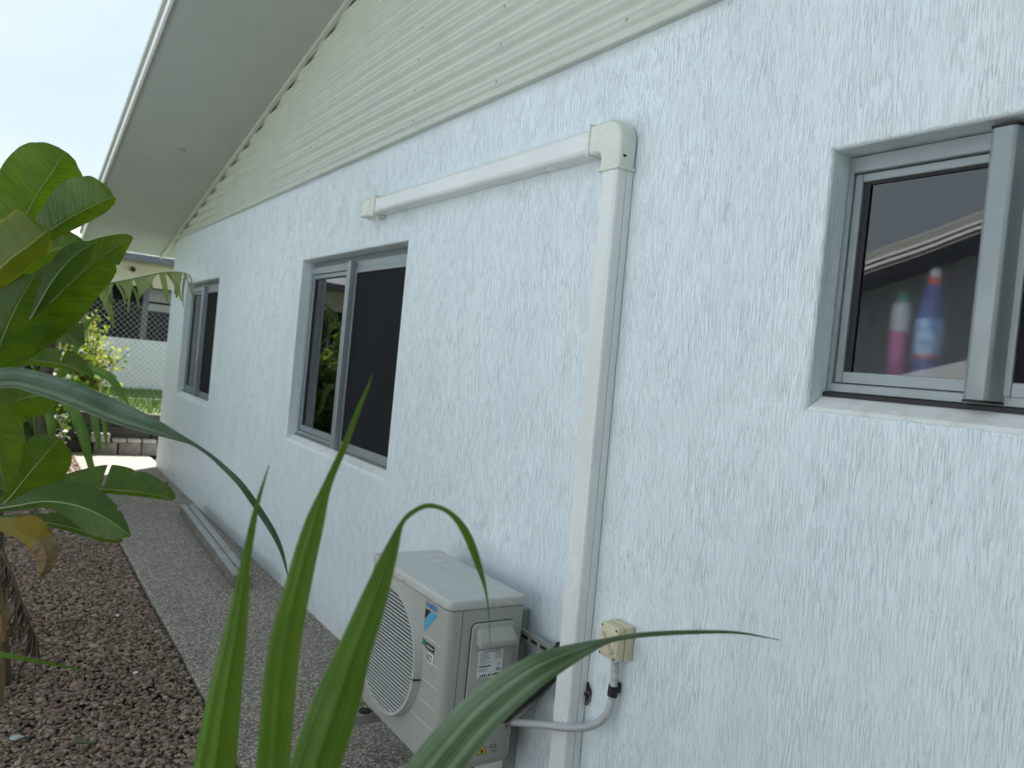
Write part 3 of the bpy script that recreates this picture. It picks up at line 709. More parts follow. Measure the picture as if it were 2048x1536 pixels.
# side panel (faces the camera)
sy = AY0
box('panel_seam', MAT['dark_gap'], ac, -0.3335, -0.3320, sy - 0.0007, sy + 0.002, AZ0 + 0.004, AZ1 - 0.036)
cov = MB().prism(rrect(-0.298, -0.128, 0.235, 0.705, (0.006, 0.006, 0.020, 0.020), 4), sy - 0.0020, sy + 0.003, 1); cov.build('valve_cover_edge', MAT['dark_gap'], ac)
cover = MB().prism(rrect(-0.2965, -0.1295, 0.237, 0.7035, (0.006, 0.006, 0.019, 0.019), 4), sy - 0.012, sy - 0.001, 1).build('valve_cover', MAT['ac_plastic'], ac, bevel=0.0035, seg=2)
hood = MB()   # finger hood
hood.add([(-0.282, sy - 0.011, 0.690), (-0.146, sy - 0.011, 0.690), (-0.146, sy - 0.011, 0.640), (-0.282, sy - 0.011, 0.640),
          (-0.276, sy - 0.020, 0.690), (-0.152, sy - 0.020, 0.690), (-0.140, sy - 0.050, 0.655), (-0.140, sy - 0.050, 0.632), (-0.288, sy - 0.050, 0.632), (-0.288, sy - 0.050, 0.655)],
         [(0, 1, 5, 4), (4, 5, 6, 9), (9, 6, 7, 8), (8, 7, 2, 3), (1, 2, 7, 6, 5), (0, 4, 9, 8, 3), (0, 3, 2, 1)])
hood.build('grip_hood', MAT['ac_plastic'], cover, bevel=0.005, seg=3)
lab = box('rating_label', MAT['paper'], cover, -0.266, -0.170, sy - 0.0135, sy - 0.0122, 0.520, 0.612)
random.seed(3)
z = 0.606
MAT['pale_print'] = worn('grey_print', (0.33, 0.33, 0.34), 0.6, 0.05)
def pr(x0, x1, z0, z1, m='pale_print'): box('print_line', MAT[m], lab, x0, x1, sy - 0.0138, sy - 0.0134, z0, z1)
pr(-0.250, -0.180, 0.6065, 0.6085, 'ink')
for k in range(9): pr(-0.262, -0.262 + random.uniform(0.025, 0.048), 0.6005 - k * 0.0042, 0.6025 - k * 0.0042)
for k in range(5): pr(-0.205 + random.uniform(0, .008), -0.176, 0.6005 - k * 0.0046, 0.6025 - k * 0.0046)
pr(-0.262, -0.215, 0.558, 0.562, 'ink'); pr(-0.262, -0.225, 0.5515, 0.5535); pr(-0.262, -0.230, 0.5475, 0.5495); pr(-0.262, -0.226, 0.5435, 0.5455)
text_part('label_lettering', '59', MAT['ink'], lab, (-0.192, sy - 0.0137, 0.558), (1, 0, 0), (0, 0, 1), 0.009)
text_part('label_lettering', 'R32', MAT['ink'], lab, (-0.194, sy - 0.0137, 0.541), (0.85, 0, 0), (0, 0, 1), 0.0095, bold=0.03)
for k in range(9): pr(-0.256 + k * 0.0085, -0.250 + k * 0.0085 + random.uniform(-.002, .001), 0.5255, 0.5255 + random.uniform(0.004, 0.009), 'ink')
pr(-0.264, -0.215, 0.5215, 0.5228, 'ink')
# warning triangle and A2L
ty = sy - 0.0126
quad('triangle_border', MAT['ink'], cover, [(-0.236, ty, 0.262), (-0.197, ty, 0.262), (-0.2165, ty, 0.299)])
quad('triangle_ground', MAT['yellow_ink'], cover, [(-0.2325, ty - 0.0003, 0.264), (-0.2005, ty - 0.0003, 0.264), (-0.2165, ty - 0.0003, 0.2945)])
quad('flame', MAT['ink'], cover, [(-0.2200, ty - 0.0006, 0.267), (-0.2225, ty - 0.0006, 0.271), (-0.2195, ty - 0.0006, 0.277), (-0.2165, ty - 0.0006, 0.284), (-0.2140, ty - 0.0006, 0.277), (-0.2105, ty - 0.0006, 0.272), (-0.2130, ty - 0.0006, 0.267)])
text_part('lettering', 'A2L', MAT['ink'], cover, (-0.189, ty, 0.275), (1, 0, 0), (0, 0, 1), 0.014)
box('print_line', MAT['ink'], cover, -0.176, -0.158, ty - 0.0003, ty + 0.0003, 0.2635, 0.2650)
for (x, z) in ((-0.347, 0.674), (-0.105, 0.30), (-0.32, 0.25)):
    MB().tube([(x, sy - 0.0005, z), (x, sy - 0.003, z)], 0.0058, 12).build('screw', MAT['steel'], ac)
MB().tube([(-0.225, AY0 - 0.0045, 0.760), (-0.225, AY0 - 0.008, 0.760)], 0.0045, 10).build('screw', MAT['steel'], ac)
MB().tube([(AX0 - 0.0045, 2.46, 0.760), (AX0 - 0.008, 2.46, 0.760)], 0.0045, 10).build('screw', MAT['steel'], ac)

# wall bracket under the unit
br = thing('wall_bracket', 'steel wall bracket frame holding up the outdoor unit', 'bracket', (-0.02, 2.44, 0.0))
MAT['br'] = worn('powder_coated_steel', (0.30, 0.295, 0.27), 0.45, 0.12, 9)
for y in (2.24, 2.66):
    c = MB(); c.box(-0.032, -0.004, y - 0.020, y + 0.020, 0.03, 0.70); c.build('upright', MAT['br'], br, bevel=0.002, seg=1)
    a = MB(); a.box(-0.45, -0.033, y - 0.020, y + 0.020, 0.165, 0.205); a.build('arm', MAT['br'], br, bevel=0.002, seg=1)
    MB().tube([(-0.40, y, 0.206), (-0.40, y, 0.2125)], 0.022, 16).build('rubber_pad', MAT['black'], br)
    MB().tube([(-0.16, y, 0.206), (-0.16, y, 0.2125)], 0.022, 16).build('rubber_pad', MAT['black'], br)
c = MB(); c.box(-0.050, -0.033, 2.02, 2.80, 0.600, 0.640); c.build('cross_rail', MAT['br'], br, bevel=0.002, seg=1)
for k in range(4): box('slot', MAT['dark_gap'], br, -0.0512, -0.049, 2.045 + k * 0.055, 2.080 + k * 0.055, 0.614, 0.626)
for (x, y, z) in ((-0.034, 2.24, 0.12), (-0.034, 2.66, 0.12)): MB().tube([(x, y, z), (x - 0.008, y, z)], 0.008, 6).build('bolt', MAT['steel'], br)
# hanging front foot with spring clip, seen left of the fan guard
ft = MB(); ft.box(-0.455, -0.37, 2.735, 2.80, 0.196, 0.208); ft.box(-0.455, -0.37, 2.735, 2.80, 0.160, 0.163)
ft.build('foot', MAT['br'], br)
MB().tube([(-0.425 + 0.02 * math.cos(a), 2.765 + 0.02 * math.sin(a), 0.214 + 0.001 * a) for a in np.linspace(0, 7, 30)], 0.0045, 8).build('spring_clip', MAT['black'], br)

# ------------------------------------------------------------------ isolator switch, conduits, hose
sw = thing('isolator_switch', 'aged cream isolator switch box on the white wall', 'switch', (0, 1.728, 0.712))
box('back_box', MAT['switch'], sw, -0.034, -0.002, 1.688, 1.772, 0.708, 0.812, bevel=0.004, seg=2)
box('front_cover', MAT['switch'], sw, -0.068, -0.0355, 1.690, 1.770, 0.710, 0.810, bevel=0.006, seg=3)
lv = MB(); lv.prism([(1.762, 0.742), (1.768, 0.752), (1.712, 0.786), (1.704, 0.776)], -0.068, -0.083, 0) if False else lv.prism([(1.756, 0.778), (1.748, 0.788), (1.700, 0.738), (1.708, 0.728)], -0.069, -0.086, 0)
lv.build('lever', MAT['switch'], sw, bevel=0.003, seg=2)
MB().prism([(1.730 + 0.032 * math.cos(a), 0.760 + 0.032 * math.sin(a)) for a in np.linspace(0, 2 * math.pi, 25)[:-1]], -0.0665, -0.0705, 0).build('dial', MAT['switch'], sw, bevel=0.001, seg=1)
for (y, z) in ((1.698, 0.718), (1.762, 0.718), (1.698, 0.802), (1.762, 0.802)): MB().tube([(-0.0675, y, z), (-0.0692, y, z)], 0.0035, 8).build('screw', MAT['ink'], sw)
text_part('lettering', 'OFF', MAT['ink'], sw, (-0.0690, 1.716, 0.765), (0, -1, 0), (0, 0, 1), 0.008)
MB().tube([(-0.02, 1.6865, 0.775), (-0.02, 1.6885, 0.775)], 0.009, 16).build('knockout', MAT['switch'], sw)

def conduit(name, pts, rad, label, mat, cat, pitch=0.0080, parent=None):
    pts = catmull(pts, 400)
    d = [0]
    for a, b in zip(pts, pts[1:]): d.append(d[-1] + float(np.linalg.norm(b - a)))
    L = d[-1]; n = int(L / pitch * 4); P = []; Rr = []
    for i in range(n + 1):
        s = L * i / n; k = min(np.searchsorted(d, s), len(d) - 1); k = max(k, 1)
        t = (s - d[k - 1]) / max(1e-9, d[k] - d[k - 1]); P.append(Vector(pts[k - 1] * (1 - t) + pts[k] * t))
        Rr.append(rad * (1.0 if i % 4 in (0, 1) else 0.74))
    o = MB().tube(P, Rr, 14).build(name, mat, parent, smooth=True, angle=60)
    if label: tag(o, label, cat)
    return o
cd = thing('conduit', 'light grey corrugated conduit curving from switch box to outdoor unit', 'conduit', (-0.03, 1.73, 0.45))
conduit('hose', [(-0.032, 1.730, 0.712), (-0.028, 1.729, 0.64), (-0.028, 1.731, 0.575), (-0.036, 1.745, 0.520), (-0.056, 1.785, 0.478), (-0.078, 1.850, 0.448), (-0.092, 1.950, 0.414), (-0.100, 2.05, 0.378), (-0.104, 2.140, 0.345)], 0.0125, None, MAT['conduit'], None, parent=cd)
MB().tube([(-0.028, 1.7295, 0.622), (-0.028, 1.7305, 0.590)], 0.0155, 16).build('clip', MAT['black'], cd)
box('clip_foot', MAT['black'], cd, -0.014, -0.003, 1.722, 1.752, 0.598, 0.628, bevel=0.002)
conduit('drain_conduit', [(-0.045, 1.965, 0.60), (-0.055, 2.0, 0.53), (-0.075, 2.06, 0.44), (-0.10, 2.11, 0.37), (-0.125, 2.15, 0.325)], 0.0115, 'darker corrugated conduit rising behind the outdoor unit to the duct', worn('dull_conduit', (0.27, 0.27, 0.25), 0.5, 0.15), 'conduit')
hs = MB().tube(catmull([(-0.15, 2.20, 0.30), (-0.13, 2.10, 0.42), (-0.09, 2.03, 0.50), (-0.06, 1.99, 0.575), (-0.045, 1.965, 0.66)], 30), 0.026, 14).build('pipe_insulation', MAT['black'], smooth=True)
tag(hs, 'thick black insulated pipe bundle behind the outdoor unit', 'pipe')
# grout hole beside the duct
hole = MB()
hp = [(1.874 + 0.020 * math.cos(a) * (1 + 0.15 * math.sin(3 * a)), 0.535 + 0.034 * math.sin(a) * (1 + 0.12 * math.cos(4 * a))) for a in np.linspace(0, 2 * math.pi, 21)[:-1]]
hole.prism(hp, -0.0025, -0.0045, 0); ho = hole.build('wall_hole', MAT['black'], house)
MB().tube([(-0.006 - 0.004 * math.sin(2 * a), 1.868 + 0.012 * math.cos(a), 0.525 + 0.018 * math.sin(a)) for a in np.linspace(0, 6.1, 16)], 0.003, 6).build('torn_rim', MAT['concrete'], house)

# ------------------------------------------------------------------ beam lying beside the wall
MAT['weathered'] = worn('weathered_white', (0.36, 0.36, 0.35), 0.6, 0.25, 8)
bmr = thing('beam', 'long grey beam with two white strips on top lying by the wall', 'beam', (-0.21, 6.05, 0.0))
bmr.rotation_euler = (0, 0, R_(-2.4))
def local_box(name, mat, x0, x1, y0, y1, z0, z1, bevel=0.003):
    o = MB().box(x0, x1, y0, y1, z0, z1).build(name, mat, None, bevel=bevel, seg=2); o.parent = bmr; return o
local_box('core', MAT['concrete'], -0.055, 0.055, -1.12, 1.12, 0.002, 0.078, 0.008)
local_box('strip', MAT['weathered'], -0.053, -0.005, -1.115, 1.115, 0.079, 0.090)
local_box('strip', MAT['weathered'], 0.004, 0.053, -1.12, 1.10, 0.079, 0.092)

# ------------------------------------------------------------------ retaining wall, loose bricks
rw = thing('retaining_wall', 'dark stacked sleeper retaining wall at the end of the path', 'wall', (-1, 10.92, 0))
for k, (za, zb) in enumerate(((-0.04, 0.155), (0.165, 0.325), (0.335, 0.498))):
    x = -4.0 + 0.3 * k
    while x < 3.8:
        L = 1.9; off = random.uniform(-.006, .006)
        box('sleeper', MAT['sleeper'], rw, x, x + L - 0.012, 10.885 + off + k * 0.012, 11.03, za, zb, bevel=0.008); x += L
for x in (-2.2, -0.9, 0.9): box('post', MAT['concrete'], rw, x - 0.03, x + 0.03, 10.868, 10.884, -0.04, 0.45, bevel=0.004)
MAT['cap_stone'] = worn('pale_cap_block', (0.30, 0.27, 0.23), 0.85, 0.35, 14, bump=0.4, bscale=120)
wd = ['leftmost of the lower row', 'second from the left in the lower row', 'third from the left in the lower row', 'next to the house corner in the lower row']
for x, d in zip((-0.56, -0.29, -0.03, 0.23), wd):
    o = box('paver_block', MAT['paver'], None, x, x + 0.25, 10.70 + random.uniform(0, .02), 10.86, 0.0, 0.148, bevel=0.010)
    tag(o, 'dark concrete block before the sleepers, ' + d, 'block', 'blocks stacked at the retaining wall')
wd = ['at the left end', 'second from the left', 'third from the left', 'nearest the house corner']
for x, d in zip((-0.37, -0.20, -0.02, 0.17), wd):
    o = box('cap_block', MAT['cap_stone'], None, x, x + 0.16, 10.69 + random.uniform(0, .03), 10.855, 0.150, 0.192 + random.uniform(-.004, .006), bevel=0.008)
    tag(o, 'thin pale capping block on the dark blocks, ' + d, 'block', 'pale caps on the blocks')
o = box('cap_block', MAT['cap_stone'], None, -0.60, -0.40, 10.70, 10.855, 0.150, 0.262, bevel=0.010)
tag(o, 'thicker pale block left of the thin caps, higher than them', 'block', 'pale caps on the blocks')

# ------------------------------------------------------------------ chain link fence
fn = thing('chain_link_fence', 'galvanised chain link fence on the raised lawn before the far house', 'fence', (0, 13.2, 0.49))
def chain():
    mb = MB(); p = 0.085; w = 0.0026
    x0, x1, z0, z1 = -3.0, 2.6, 0.50, 2.0
    vs = []; fs = []
    n = int((x1 - x0 + (z1 - z0)) / p)
    def rod(a, b):
        a = Vector(a); b = Vector(b); t = (b - a).normalized(); u = Vector((0, 1, 0)); v = t.cross(u); i = len(vs)
        for q in (a, b):
            for c, s in ((1, 0), (-0.5, 0.87), (-0.5, -0.87)): vs.append(q + u * (w * c) + v * (w * s))
        for k in range(3): fs.append((i + k, i + (k + 1) % 3, i + 3 + (k + 1) % 3, i + 3 + k))
    for k in range(n):
        s = x0 - (z1 - z0) + k * p
        for sg in (1, -1):
            a = [s, z0] if sg == 1 else [s, z1]
            b = [s + (z1 - z0), z1] if sg == 1 else [s + (z1 - z0), z0]
            if a[0] < x0:
                t = (x0 - a[0]) / (b[0] - a[0]); a = [x0, a[1] + (b[1] - a[1]) * t]
            if b[0] > x1:
                t = (x1 - a[0]) / (b[0] - a[0]); b = [x1, a[1] + (b[1] - a[1]) * t]
            if b[0] > a[0] + .01: rod((a[0], 13.2 + 0.003 * sg, a[1]), (b[0], 13.2 + 0.003 * sg, b[1]))
    o = pyobj('wire_mesh', vs, fs, MAT['wire'], fn); o['kind'] = 'stuff'
chain()
for x in (-3.0, -0.9, 2.6): MB().tube([(x, 13.215, 0.45), (x, 13.215, 2.05)], 0.022, 10).build('post', MAT['wire'], fn)
MB().tube([(-3.0, 13.2, 0.52), (2.6, 13.2, 0.52)], 0.006, 6).build('bottom_wire', MAT['wire'], fn)

# ------------------------------------------------------------------ far house
fh = thing('house', 'white neighbouring house with slate gutter and dark screened veranda beyond the fence', 'house', (2, 16.0, 0.49))
box('low_wall', MAT['far_wall'], fh, -6.0, 9.0, 16.0, 16.15, 0.45, 1.41)
box('upper_wall', MAT['far_soffit'], fh, -6.0, 9.0, 16.02, 16.15, 2.40, 2.86)
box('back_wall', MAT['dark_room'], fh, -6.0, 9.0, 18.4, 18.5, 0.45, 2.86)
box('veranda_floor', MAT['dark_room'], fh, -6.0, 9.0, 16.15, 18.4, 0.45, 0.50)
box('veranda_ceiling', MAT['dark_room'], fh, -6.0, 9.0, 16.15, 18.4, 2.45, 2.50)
for x in (-5.98, -2.6, -0.35, 0.62, 2.2, 5.0, 8.9): box('veranda_post', MAT['gutter'], fh, x - 0.05, x + 0.05, 16.03, 16.13, 1.41, 2.40)
box('wall_panel', MAT['far_wall'], fh, -2.55, -0.42, 16.02, 16.14, 1.41, 2.40)
mbx = MB(); mbx.box(0.73, 1.3, 16.5, 16.53, 2.16, 2.40); mbx.box(0.73, 1.3, 16.5, 16.53, 1.98, 2.12); mbx.build('blind', MAT['grey_metal'], fh)
box('soffit', MAT['far_soffit'], fh, -6.4, 9.4, 15.45, 16.02, 2.80, 2.82)
box('gutter', MAT['gutter'], fh, -6.4, 9.4, 15.35, 15.45, 2.80, 2.93, bevel=0.01)
MB().add([(-6.5, 15.36, 2.935), (9.5, 15.36, 2.935), (9.5, 21, 3.9), (-6.5, 21, 3.9)], [(0, 1, 2, 3)]).build('roof', MAT['roof'], fh)
MB().add([(-6.5, 21, 3.9), (9.5, 21, 3.9), (9.5, 27, 2.9), (-6.5, 27, 2.9)], [(0, 1, 2, 3)]).build('roof', MAT['roof'], fh)
cm = MB(); cm.tube([(0.34, 15.99, 2.70), (0.34, 15.90, 2.68)], 0.045, 12); cm.build('security_camera', MAT['black'], fh)

# ------------------------------------------------------------------ neighbour's house on the left (only mirrored in the glass)
nh = thing('house', 'pale neighbouring house with raked gable mirrored in the window glass', 'house', (-6.6, 2, 0))
def nz(y): return 3.03 + 0.295 * (4.97 - y) if y > -2 else 3.03 + 0.295 * (4.97 + 2) - 0.295 * (-2 - y)
mb = MB(); mb.prism([(-9.5, -0.05), (8.2, -0.05), (8.2, nz(8.2)), (-2, nz(-2)), (-9.5, nz(-9.5))], -6.6, -14, 0); mb.build('wall', MAT['beige_wall'], nh)
def nrake(name, mat, x0, x1, d0, d1):
    mb = MB()
    for a, b in ((-2, 8.8), (-10, -2)):
        mb.add([(x0, a, nz(a) + d0), (x1, a, nz(a) + d0), (x1, a, nz(a) + d1), (x0, a, nz(a) + d1), (x0, b, nz(b) + d0), (x1, b, nz(b) + d0), (x1, b, nz(b) + d1), (x0, b, nz(b) + d1)],
               [(0, 1, 2, 3), (7, 6, 5, 4), (0, 4, 5, 1), (1, 5, 6, 2), (2, 6, 7, 3), (3, 7, 4, 0)])
    mb.build(name, mat, nh)
nrake('soffit', MAT['gutter'], -6.6, -6.02, -0.03, -0.01)
nrake('barge_board', MAT['grey_metal'], -6.02, -6.0, -0.04, 0.16); nrake('barge_strip', MAT['white_metal'], -5.999, -5.985, 0.00, 0.03); nrake('barge_strip', MAT['white_metal'], -5.999, -5.985, 0.06, 0.085)
nrake('roof', MAT['roof'], -14, -6.0, 0.161, 0.185)
box('window', MAT['dark_room'], nh, -6.62, -6.59, 2.2, 3.8, 1.0, 2.1)

# ------------------------------------------------------------------ leaves
def leaf_mesh(pts, n=30, nc=5, tilt_l=0.25, tilt_r=0.25, ripple=0.0, seed=0, tears=0, droop=0.0, pleat=0.0, notch=0):
    """pts rows: px, py, depth, half width left px, half width right px (left/right of travel, on screen)"""
    rg = np.random.default_rng(seed)
    rows = catmull(pts, n)
    sp = [np.array(at(r[0], r[1], r[2])) for r in rows]
    V = []; UV = []; F = []
    m = 2 * nc + 1
    cut = {(int(rg.integers(3, n - 3)), int(rg.integers(0, 2))) for _ in range(tears)}
    ph = rg.uniform(0, 6.28, 4)
    ej = np.ones((2, n + 1))
    for sd_ in (0, 1):
        if notch:
            ej[sd_] += 0.018 * np.interp(np.arange(n + 1), np.linspace(0, n, 14), rg.normal(0, 1, 14))
            for _ in range(notch):
                c_ = int(rg.integers(int(n * .25), n - 1)); dp = rg.uniform(0.12, 0.38)
                ej[sd_][c_] *= 1 - dp; ej[sd_][max(0, c_ - 1)] *= 1 - dp * 0.25
    for i, r in enumerate(rows):
        p = sp[i]; t = sp[min(i + 1, n)] - sp[max(i - 1, 0)]; t /= np.linalg.norm(t)
        view = p - np.array(CAM); view /= np.linalg.norm(view)
        side = np.cross(t, view); side /= np.linalg.norm(side)       # to the right of travel on screen
        nrm = -np.cross(side, t); nrm /= np.linalg.norm(nrm)
        if nrm.dot(view) > 0: nrm = -nrm                              # towards the camera
        v = i / n
        for k in range(-nc, nc + 1):
            s = k / nc; wpx = max(0.2, r[3] if s < 0 else r[4]); w = wpx * r[2] / FPX * (1 + (ej[0 if s < 0 else 1][i] - 1) * abs(s) ** 4)
            tl = tilt_l if s < 0 else tilt_r
            a = abs(s)
            q = p + side * (s * w) - nrm * (a * w * math.tan(tl)) - nrm * (droop * a * a * w)
            rp = ripple * a * (math.sin(v * 37 + ph[0] + 2 * s) * 0.5 + math.sin(v * 71 + ph[1]) * 0.3 + math.sin(v * 15 + ph[2] + 3 * s))
            q = q + nrm * rp * w + nrm * (pleat * w * math.cos(a * 9.42) * (1 - 0.4 * a))
            V.append(q); UV.append((0.5 + 0.5 * s, v))
    for i in range(n):
        for k in range(m - 1):
            sd = 0 if k < nc else 1
            edge = (nc - 1 - k) if k < nc else (k - nc)
            if (i, sd) in cut and edge >= 1: continue
            a = i * m + k
            F.append((a, a + 1, a + m + 1, a + m))
    return V, F, UV, sp
def leaf(parent, mat, pts, name='leaf', rib=0.0, **kw):
    V, F, UV, sp = leaf_mesh(pts, **kw)
    o = pyobj(name, V, F, MAT[mat], parent, smooth=True, uvs=UV)
    if rib:
        n = len(sp); off = o.location
        mb = MB(); mb.tube([Vector(s) for s in sp], [max(0.0006, 0.5 * rib * (1 - 0.85 * i / n)) for i in range(n)], 6)
        mb.build('midrib', MAT['pale_rib'] if mat not in ('banana_dead',) else MAT['sheath'], o, smooth=True)
    return o

# --- near clump of broad strap leaves in front of the camera
pb = at(520, 1536, 1.0)
p1 = thing('strap_leaf_plant', 'tall green strap leaf clump rising in front of the outdoor unit', 'plant', (-1.30, 0.97, -0.03))
MB().tube(catmull([(-1.30, 0.97, -0.03), (-1.31, 0.98, 0.4), (-1.33, 0.985, 0.78)], 10), [0.018] * 5 + [0.015] * 6, 8).build('cane', MAT['cane'], p1, smooth=True)
MB().tube(catmull([(-1.27, 0.95, -0.03), (-1.25, 0.94, 0.4), (-1.22, 0.92, 0.78)], 10), [0.016] * 5 + [0.013] * 6, 8).build('cane', MAT['cane'], p1, smooth=True)
leaf(p1, 'strap', [(400, 1850, 1.02, 22, 22), (412, 1690, 1.0, 40, 42), (428, 1536, 0.99, 42, 40), (452, 1370, 0.98, 31, 30), (471, 1265, 0.98, 22, 22), (490, 1130, 0.99, 11, 10), (513, 1015, 1.0, 5, 5), (538, 930, 1.02, 0.8, 0.8)], n=44, nc=9, pleat=0.07, tilt_l=0.5, tilt_r=0.35, ripple=0.02, seed=1)
leaf(p1, 'strap', [(500, 1850, 1.05, 20, 20), (525, 1690, 1.03, 34, 36), (545, 1536, 1.02, 33, 33), (566, 1310, 1.0, 32, 31), (599, 1155, 1.0, 26, 24), (627, 1051, 1.0, 20, 19), (653, 973, 1.0, 10, 9), (688, 893, 1.0, 7, 6), (717, 818, 1.01, 5, 4.5), (738, 768, 1.02, 2.4, 2), (743, 748, 1.02, 0.6, 0.6)], n=54, nc=9, pleat=0.07, tilt_l=0.55, tilt_r=0.35, ripple=0.03, seed=2)
leaf(p1, 'strap', [(560, 1850, 0.96, 26, 26), (595, 1690, 0.94, 50, 48), (628, 1536, 0.93, 52, 48), (668, 1414, 0.93, 49, 45), (704, 1310, 0.93, 36, 33), (744, 1206, 0.94, 28, 26), (781, 1103, 0.95, 15, 14), (801, 1051, 0.96, 6, 5), (820, 1027, 0.97, 6, 4), (852, 1011, 0.99, 6, 4), (883, 1016, 1.01, 5, 4), (909, 1032, 1.03, 7, 4), (932, 1064, 1.05, 9, 7), (951, 1113, 1.06, 8, 8), (970, 1175, 1.07, 3, 3), (978, 1232, 1.08, 1.2, 1.2), (980, 1290, 1.08, 0.8, 0.8)], n=90, nc=9, pleat=0.07, tilt_l=0.45, tilt_r=0.3, ripple=0.02, seed=3)
leaf(p1, 'strap_grey_sheen', [(680, 1850, 0.98, 26, 26), (760, 1690, 0.99, 44, 46), (842, 1572, 1.0, 46, 50), (935, 1457, 1.03, 42, 46), (1005, 1391, 1.06, 38, 41), (1070, 1344, 1.09, 31, 33), (1128, 1315, 1.12, 22, 24), (1178, 1295, 1.15, 12, 14), (1212, 1283, 1.17, 6, 7), (1245, 1275, 1.19, 5, 5), (1305, 1268, 1.21, 5, 5), (1400, 1264, 1.24, 4, 4), (1480, 1266, 1.27, 2.5, 2.5), (1560, 1280, 1.29, 0.6, 0.6)], n=80, nc=9, pleat=0.08, tilt_l=0.25, tilt_r=0.55, ripple=0.012, seed=4)

# --- second clump, left of the frame, whose long leaf arches across the path
MAT['skirt'] = worn('grey_dead_fibre', (0.085, 0.062, 0.042), 0.9, 0.4, 30)
p2 = thing('strap_leaf_plant', 'strap leaf plant at the left edge with one long arching striped leaf', 'plant', (-2.02, 1.75, -0.03))
MB().tube(catmull([(-2.02, 1.75, -0.03), (-2.03, 1.76, 0.5), (-1.99, 1.78, 1.0)], 10), 0.017, 8).build('cane', MAT['cane'], p2, smooth=True)
leaf(p2, 'strap_dark', [(-330, 1240, 1.72, 16, 16), (-260, 960, 1.70, 20, 20), (-130, 790, 1.66, 22, 22), (0, 757, 1.62, 20, 21), (70, 765, 1.60, 22, 23), (150, 791, 1.58, 23, 23), (230, 824, 1.57, 22, 23), (300, 851, 1.56, 16, 17), (350, 872, 1.56, 8, 9), (386, 888, 1.56, 3.5, 4), (418, 910, 1.56, 3, 4.5), (442, 932, 1.56, 3, 6.5), (478, 968, 1.56, 4, 8), (512, 1014, 1.56, 5, 8), (543, 1061, 1.56, 5, 7), (563, 1102, 1.56, 4, 4), (577, 1156, 1.56, 0.7, 0.7)], n=80, nc=9, pleat=0.08, tilt_l=0.5, tilt_r=0.25, ripple=0.01, seed=5)
leaf(p2, 'strap', [(-300, 1400, 1.8, 10, 10), (-120, 1305, 1.82, 8, 8), (0, 1309, 1.84, 6, 5), (60, 1319, 1.85, 5, 4), (110, 1329, 1.86, 3.5, 3), (150, 1337, 1.87, 1.6, 1.6), (205, 1352, 1.88, 0.5, 0.5)], n=30, tilt_l=0.3, tilt_r=0.3, seed=6)

# --- hanging strap leaves further back
p3 = thing('strap_leaf_plant', 'strap leaf plant hanging narrow leaves over the gravel behind the banana', 'plant', tuple(at(60, 1010, 6.6)[:2]) + (-0.03,))
b3 = at(60, 1010, 6.6)
MB().tube([(b3.x, b3.y, -0.03), (b3.x + .02, b3.y, 0.5), tuple(at(70, 830, 6.5))], 0.02, 8).build('cane', MAT['cane'], p3)
for k, pts in enumerate([
        [(70, 830, 6.5, 4, 4), (105, 785, 6.4, 8, 8), (140, 815, 6.3, 10, 10), (162, 855, 6.2, 11, 11), (174, 902, 6.2, 8, 8), (182, 937, 6.2, 5, 5), (185, 972, 6.2, 0.8, 0.8)],
        [(70, 830, 6.5, 4, 4), (120, 772, 6.4, 7, 7), (156, 835, 6.1, 7, 7), (178, 915, 6.1, 6, 6), (199, 975, 6.1, 0.8, 0.8)],
        [(70, 830, 6.5, 4, 4), (130, 765, 6.4, 6, 6), (175, 795, 6.3, 7, 7), (194, 867, 6.2, 6, 6), (202, 910, 6.2, 0.8, 0.8)],
        [(70, 830, 6.5, 4, 4), (150, 765, 6.4, 5, 5), (200, 805, 6.3, 5, 5), (210, 860, 6.2, 4, 4), (214, 905, 6.2, 0.6, 0.6)],
        [(70, 830, 6.5, 4, 4), (85, 775, 6.4, 7, 7), (100, 835, 6.3, 8, 8), (104, 880, 6.3, 6, 6), (106, 905, 6.3, 0.8, 0.8)],
        [(70, 830, 6.5, 4, 4), (60, 770, 6.5, 6, 6), (40, 830, 6.4, 6, 6), (48, 890, 6.4, 4, 4), (60, 930, 6.4, 0.8, 0.8)],
        [(70, 830, 6.5, 4, 4), (150, 700, 6.4, 6, 6), (165, 660, 6.4, 6, 6), (190, 635, 6.3, 2, 2), (205, 640, 6.3, 0.6, 0.6)],
        [(70, 830, 6.5, 4, 4), (110, 760, 6.6, 5, 5), (160, 735, 6.6, 8, 8), (215, 752, 6.5, 8, 8), (245, 790, 6.4, 6, 6), (258, 810, 6.4, 0.6, 0.6)]]):
    leaf(p3, 'strap', pts, n=26, nc=3, tilt_l=0.4, tilt_r=0.3, seed=20 + k)

